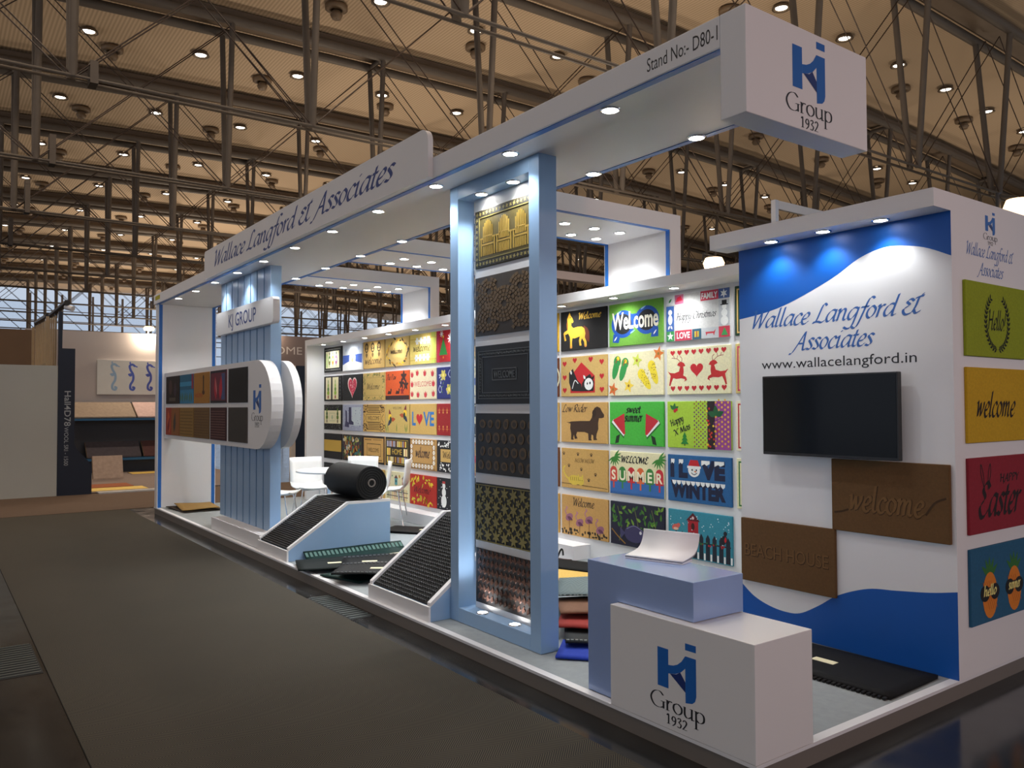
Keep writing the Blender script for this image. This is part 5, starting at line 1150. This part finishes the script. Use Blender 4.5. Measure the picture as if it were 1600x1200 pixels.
mb = MB(); [mb.box(-.42 + i * .028, -.405 + i * .028, -.29, -.26, .001, .012) for i in range(30)]; mb.build('fringe', RIBC, fm)

# ------------------------------------------------------------------ meeting table and chairs
PLW = mat('white_plastic', (.82, .82, .80), .3)
tb = empty('round_table', (-7.12, 1.18, ZP)); tag(tb, 'round white meeting table on a chrome pedestal behind the rubber roll', 'table')
MB().lathe([(.001, .74), (.38, .74), (.40, .73), (.40, .715), (.38, .71), (.001, .71)], n=36).build('table_top', PLW, tb)
MB().cyl((0, 0, .02), (0, 0, .71), .035, 14).build('pedestal', CHROME, tb); MB().lathe([(.001, .03), (.2, .022), (.21, 0), (.001, 0)], n=24).build('base', CHROME, tb)
chair0 = None
def chair(x, y, rz, label):
    global chair0
    if chair0 is None:
        c = chair0 = empty('meeting_chair')
        mb = MB(); nx, ny = 8, 10; vs = []
        prof = [(-.20, .455), (-.17, .44), (-.05, .43), (.08, .435), (.16, .45), (.20, .49), (.225, .56), (.24, .66), (.25, .76), (.255, .83)]
        def shell(P, nm):
            n_ = len(P); vs = []
            for th in (0, .012):
                for yy, zz in P:
                    for i in range(9):
                        u = i / 8 - .5; vs.append((u * .43, yy + (th if zz > .5 else 0) - .12 * u * u * (1 if zz > .5 else 0), zz - (th if zz <= .5 else 0) + .10 * u * u * (1 if zz <= .5 else 0)))
            fs = []; k = n_ * 9
            for j in range(n_ - 1):
                for i in range(8):
                    a = j * 9 + i; fs += [(a, a + 1, a + 10, a + 9), (a + k, a + 9 + k, a + 10 + k, a + 1 + k)]
            ring = list(range(9)) + [j * 9 + 8 for j in range(1, n_)] + [(n_ - 1) * 9 + i for i in range(7, -1, -1)] + [j * 9 for j in range(n_ - 2, 0, -1)]
            for a, b in zip(ring, ring[1:] + ring[:1]): fs.append((a, a + k, b + k, b))
            MB().add(vs, fs, None, True).build(nm, PLW, c)
        shell(prof[:6], 'seat'); shell(prof[5:], 'backrest')
        for sx in (-1, 1):
            for sy in (-1, 1): MB().cyl((sx * .15, sy * .12, .43), (sx * .21, sy * .20, 0), .009, 8).build('leg', CHROME, c)
        MB().tube([(-.15, -.12, .425), (.15, -.12, .425)], .008).build('under_frame', CHROME, c); MB().tube([(-.15, .12, .425), (.15, .12, .425)], .008).build('under_frame', CHROME, c)
    else: c = copy_tree(chair0)
    c.location = (x, y, ZP + .003); c.rotation_euler = (0, 0, rz); tag(c, label, 'chair', 'white meeting chairs')
chair(-7.52, .70, 2.45, 'white shell chair between the ribbed blue column and the round table')
chair(-7.95, 1.28, 1.5, 'white shell chair on the far side of the round table')
chair(-7.68, 1.80, .75, 'white shell chair in the corner between table and doormat wall')
chair(-6.72, 1.52, -.45, 'white shell chair beside the round table behind the rubber roll')
chair(-7.15, 2.02, -.66, 'white shell chair seen edge on in front of the birdhouse mat')

# ------------------------------------------------------------------ open catalogue on the blue counter
ct = empty('catalogue', (-.875, .37, ZP + .686)); tag(ct, 'open white catalogue with curling pages lying on the pale blue counter', 'catalogue'); ct.rotation_euler = (0, 0, .30)
PAPER = mat('white_paper', (.86, .84, .84), .6)
cur = _spline([(-.10, .012), (-.02, .018), (.05, .03), (.09, .06), (.11, .10), (.115, .125)], 4)
for k, (dz, nm, M) in enumerate(((0, 'cover', mat('grey_cover', S(150, 146, 150), .5)), (.006, 'pages', PAPER))):
    n_ = len(cur); vs = [(s * .165, a, b + dz) for a, b in cur for s in (-1, 1)] + [(s * .165, a, b + dz - .005) for a, b in cur for s in (-1, 1)]
    fs = []
    for i in range(n_ - 1): fs += [(2 * i, 2 * i + 1, 2 * i + 3, 2 * i + 2), (2 * n_ + 2 * i, 2 * n_ + 2 * i + 2, 2 * n_ + 2 * i + 3, 2 * n_ + 2 * i + 1), (2 * i, 2 * i + 2, 2 * n_ + 2 * i + 2, 2 * n_ + 2 * i), (2 * i + 1, 2 * n_ + 2 * i + 1, 2 * n_ + 2 * i + 3, 2 * i + 3)]
    fs += [(0, 2 * n_, 2 * n_ + 1, 1), (2 * n_ - 2, 2 * n_ - 1, 4 * n_ - 1, 4 * n_ - 2)]
    MB().add(vs, fs, None, True).build(nm, M, ct)
MB().box(-.165, .165, -.10, .02, 0, .012).build('page_block', PAPER, ct)

# ================================================================== neighbouring stands
GREYW = mat('pale_grey_partition', S(186, 188, 180), .6, var=.03, scale=2); NAVY = mat('navy_panel', S(14, 28, 48), .5); TAUPE = mat('taupe_partition', S(186, 178, 176), .7, var=.04, scale=1.5); BRWN = mat('brown_partition', S(104, 80, 58), .8, var=.1, scale=3)
tag(box('partition', GREYW, -14.70, -14.55, -5.5, -.875, 0, 2.37), 'plain pale grey partition beyond the cross aisle beside the navy pillar', 'partition')
nv = empty('navy_pillar', (-14.6, -.6, 0)); tag(nv, 'navy blue stand wall edge with vertical hall and stand number', 'partition')
MB().prism([(-.27, 0), (.29, 0), (.29, .55), (.03, .86), (0, .95), (0, 2.69), (-.21, 2.69), (-.21, 3.36), (-.27, 3.36)], -.06, .06, 'x').build('panel', NAVY, nv)
d = Design(); GREYT = mat('pale_print', S(170, 176, 180), .6)
d.text('Hall4D78', 0, 0, 10.5, GREYT, 'sans', -PI / 2, width=64, bold=.008); d.build('hall_number', nv, (.06, -.165, 1.59), (0, 0, PI / 2))
d = Design(); d.text('WOOL SRI - 1500', 0, 0, 7, GREYT, 'sans', -PI / 2, width=70); d.build('exhibitor_line', nv, (.06, -.165, .90), (0, 0, PI / 2))
tag(box('brown_partition', BRWN, -19.2, -19.05, -6, -.82, 0, 3.38), 'tall plain brown partition behind the pale grey one', 'partition')
lf = empty('slat_screen', (-15.6, -.92, 2.37)); tag(lf, 'screen of upright pale wooden battens above the grey partition', 'screen'); SLW = mat('pale_batten_wood', S(170, 146, 112), .6, var=.15, scale=8)
bt = None
for i in range(11):
    if bt is None: bt = q = MB().box(-.02, .02, -.014, .014, 0, .93).build('batten', SLW, lf)
    else: q = bt.copy(); COL.objects.link(q)
    q.location = (.86 - i * .23, .025 - i * .0095, 0)
box('rail', SLW, -1.5, .9, -.13, -.10, .02, .06, lf); box('post', SLW, -1.54, -1.5, -.14, -.09, -2.37, .9, lf); box('post', SLW, .9, .94, -.14, -.09, -2.37, .9, lf)
for a, b, lb in (((-14.55, -.74, 3.53), (-15.55, -.88, 3.38), 'black bar spotlight tilted above the navy pillar'), ((-15.9, -.90, 3.40), (-17.3, -.96, 3.38), 'black bar spotlight farther back above the batten screen')):
    a, b = Vector(a), Vector(b); s_ = empty('bar_spotlight', b); tag(s_, lb, 'spotlight')
    MB().cyl(a - b, (0, 0, 0), .055, 8).build('bar', BLACK, s_); MB().cyl((a - b) * .3, (a - b) * .3 + Vector((0, 0, -.12)), .03, 8).build('clamp', BLACK, s_); MB().cyl((a - b) * .92 + Vector((0, 0, -.06)), (a - b) * .92 + Vector((.12, .1, -.10)), .05, 10).build('lamp_head', WHITE, s_)
bw = empty('rug_stand_wall', (-20.4, 1.5, 0)); tag(bw, 'taupe back wall of the neighbouring rug stand', 'partition'); box('panel', TAUPE, -.1, 0, -2.4, 1.75, 0, 3.52, bw)
pc = empty('seahorse_picture', (-20.39, 1.35, 2.37)); tag(pc, 'white canvas picture with three blue seahorses on the taupe wall', 'picture'); box('canvas', mat('white_canvas', S(214, 216, 214), .8, var=.06, scale=6), 0, .05, -.69, 1.1, -.43, .44, pc)
for i, c in enumerate(((150, 180, 210), (84, 104, 190), (76, 92, 176))):
    d = Design(); d.line([(8, 30), (2, 34), (-4, 30), (-2, 20), (4, 8), (4, -6), (-2, -18), (-2, -28), (4, -31), (7, -26), (3, -24)], 5.5, c); d.line([(8, 30), (14, 28)], 3, c); d.leaf(3, 6, 12, 9, 2.9, c); d.leaf(-3, 34, 8, 4, 1.6, c); d.build('seahorse', pc, (.05, -.32 + i * .42, 0), (0, 0, PI / 2))
ST = mat('slate_rug_shelf', S(66, 68, 74), .6); BLE = mat('blue_shelf_edge', S(40, 96, 140), .5)
sh = empty('rug_shelf', (-20.0, 1.5, .013)); tag(sh, 'long dark rug display shelf with blue edges below the seahorse picture', 'shelf')
box('body', ST, -.35, 0, -2.3, 1.7, 0, 1.28, sh); MB().prism([(-1.3, 0)] and [(-2.3, 1.28), (1.7, 1.28), (1.7, 1.33), (-2.3, 1.33)], 0, .5, 'x').build('ledge', BLE, sh); box('back_edge', BLE, -.36, -.32, -2.3, 1.7, 1.7, 1.73, sh)
MB().box(0, .48, -1.75, 1.7, .30, .36).build('lower_ledge', BLE, sh); box('plinth', ST, 0, .2, -2.3, 1.7, 0, .3, sh)
def rug(y0, y1, z0, z1, x0, x1, c, lb):
    o = empty('sample_rug', (-20.0 + x0, (y0 + y1) / 2, z0 + .014)); tag(o, lb, 'rug', 'rugs on the neighbouring stand'); M = mat('rug_%02x%02x%02x' % c, S(*c), .95, var=.25, scale=14)
    w = (y1 - y0) / 2
    MB().add([(0, -w, 0), (0, w, 0), (x1 - x0, w, z1 - z0), (x1 - x0, -w, z1 - z0), (.0, -w, .03), (0, w, .03), (x1 - x0, w, z1 - z0 + .03), (x1 - x0, -w, z1 - z0 + .03)], [(0, 1, 2, 3), (4, 7, 6, 5), (0, 4, 5, 1), (1, 5, 6, 2), (2, 6, 7, 3), (3, 7, 4, 0)]).build('pile', M, o)
    MB().add([(0, -w - .015, .002), (0, -w, .032), (x1 - x0, -w, z1 - z0 + .032), (x1 - x0, -w - .015, z1 - z0 + .002)], [(0, 1, 2, 3)]).build('binding', mat('rug_binding', S(120, 100, 80), .9), o)
rug(.05, 1.42, 1.34, 1.70, .46, -.30, (138, 124, 110), 'brown patterned rug on the sloping upper shelf'); rug(1.46, 2.85, 1.34, 1.70, .46, -.30, (176, 152, 148), 'pink beige rug on the sloping upper shelf')
rug(.35, 1.55, .37, .72, .44, .02, (84, 78, 84), 'grey rug with blue end on the lower shelf'); rug(1.62, 2.9, .37, .72, .44, .02, (92, 62, 60), 'dark red rug on the lower shelf')
rug(.15, .75, .02, .50, 2.6, 2.45, (184, 164, 150), 'pale pink beige rug leaning beside the navy pillar')
fl = tag(box('stand_carpet', mat('grey_brown_stand_carpet', S(124, 110, 104), .95, var=.12, scale=10), -20.2, -14.75, -.8, 3.3, 0, .012), 'grey brown carpet of the neighbouring rug stand', 'carpet')
for (x0, x1, y0, y1, c, lb) in ((-16.4, -15.6, -.25, .62, (150, 84, 48), 'rust striped rug lying behind the navy pillar'), (-15.5, -14.9, -.25, .75, (226, 196, 110), 'yellow rug lying at the edge of the neighbouring carpet'), (-19.3, -18.8, 1.2, 3.0, (214, 180, 90), 'narrow yellow rug in front of the rug shelf')):
    o = empty('flat_rug', ((x0 + x1) / 2, (y0 + y1) / 2, .012)); tag(o, lb, 'rug', 'rugs on the neighbouring stand'); w, h = (x1 - x0) / 2, (y1 - y0) / 2
    MB().box(-w, w, -h, h, 0, .012).build('pile', mat('rug_%02x%02x%02x' % c, S(*c), .95, var=.2, scale=14), o); MB().box(-w, w, -h - .02, -h, 0, .01).build('binding', mat('rug_binding', S(120, 100, 80), .9), o)
tag(box('plastic_sheet', mat('crumpled_clear_film', S(196, 198, 200), .25, bump=.8, scale=6, bscale=9), -14.75, -14.45, -.2, 1.0, .006, .03), 'strip of crumpled pale plastic film along the cross aisle', 'plastic film')

# wall with HOME lettering behind the stand
hw = empty('home_wall', (-17.0, 4.9, 0)); tag(hw, 'grey pink partition with pale HOME lettering above navy panels', 'partition'); box('panel', mat('grey_pink_partition', S(128, 112, 108), .7), -.1, 0, -1.4, 2.6, 2.62, 3.34, hw); box('lower_panel', NAVY, -.1, 0, -.36, 2.6, 0, 2.62, hw); box('edge_post', mat('pale_post', S(210, 196, 180), .6), -.1, .02, -.48, -.37, 0, 2.62, hw)
d = Design(); d.text('HOME', 0, 0, 19, mat('pale_letter', S(206, 196, 188), .5), 'sans', width=92); d.build('lettering', hw, (0, -.66, 2.895), (0, 0, PI / 2))
d = Design(); d.poly([(-18, 0), (18, 0), (0, 34)], (196, 188, 190)); d.build('triangle_graphic', hw, (.001, -.48, .95), (0, 0, PI / 2))

# glowing lamps and bare frames of other stands
def glow_lamp(x, y, z, power, lb, down, r=.07, M=None, cat='spotlight'):
    """warm lamp carried by a mast reaching down to whatever holds it"""
    o = empty('stand_spotlight', (x, y, z)); tag(o, lb, cat, None)
    MB().lathe([(.001, -.06), (r, -.045), (r * 1.15, 0), (r * .9, .05), (.001, .06)], n=16).build('bulb', GLOW_WARM, o)
    MB().cyl((-.12, 0, -down), (-.12, 0, .12), .018, 8).build('mast', M or BLACK, o); MB().cyl((-.12, 0, .10), (0, 0, .06), .014, 8).build('arm', M or BLACK, o)
    l = bpy.data.lights.new('stand_lamp_light', 'POINT'); l.energy = power; l.color = (1, .80, .58); l.shadow_soft_size = .1; q = bpy.data.objects.new('stand_lamp_light', l); COL.objects.link(q); q.parent = o; q.location = (.0, 0, -.16)
glow_lamp(-20.33, 1.86, 3.66, 130, 'warm lamp above the taupe wall of the rug stand', .14, .12)
glow_lamp(-.16, 3.0, 2.9, 25, 'warm glowing lamp on top of the outer side wall', .13, .075)
glow_lamp(-3.03, 3.4, 2.99, 20, 'warm glowing lamp behind the top of the doormat wall', 2.88, .09)
glow_lamp(-16.95, 3.9, 3.5, 40, 'warm lamp above the HOME partition', .16)
# unseen pole spotlights, added to warm the light on counters and side wall
for k, (x, y) in enumerate(((6.0, -.4), (6.0, 2.6))):
    o = empty('stand_spotlight', (x, y, 3.0)); tag(o, 'warm spotlight on a pole, added out of view and turned to the ' + ('counters' if k == 0 else 'outer side wall'), 'spotlight')  # added light source, belongs to no stand
    MB().cyl((0, 0, -3.0), (0, 0, -.05), .02, 8).build('pole', BLACK, o); MB().box(-.25, .25, -.25, .25, -3.0, -2.97).build('base', BLACK, o); MB().cyl((.1, 0, .04), (-.1, 0, -.04), .07, 14).build('head', BLACK, o)
    spot('added_spot_beam', (-.14, 0, -.05), (260, 80)[k], 75, .8, ((1.0, .54, .38), (1.0, .62, .48))[k], o, (-6, .6, -1.5), .08)
ALU = mat('aluminium_profile', (.7, .7, .72), .35, metal=.6)
fr = empty('neighbour_frame', (-3.3, 5.2, 0)); tag(fr, 'bare white panel frame of the stand behind the wave graphic wall', 'partition')
box('post', ALU, -.35, -.29, -.03, .03, 0, 4.0, fr); box('fascia', WHITE, -.34, -.30, .03, 3.0, 3.90, 4.0, fr); box('post', ALU, -.35, -.29, 3.0, 3.06, 0, 4.0, fr)
nb_ = empty('neighbour_beam', (-9.5, 5.5, 0)); tag(nb_, 'pinkish white beam of another stand behind the doormat wall', 'beam')
box('beam', mat('pinkish_white_panel', S(226, 206, 196), .6), -.1, .1, -.6, 4.5, 3.97, 4.12, nb_); box('post', WHITE, -.08, .08, -.5, -.35, 0, 3.97, nb_); box('post', WHITE, -.08, .08, 4.3, 4.45, 0, 3.97, nb_)
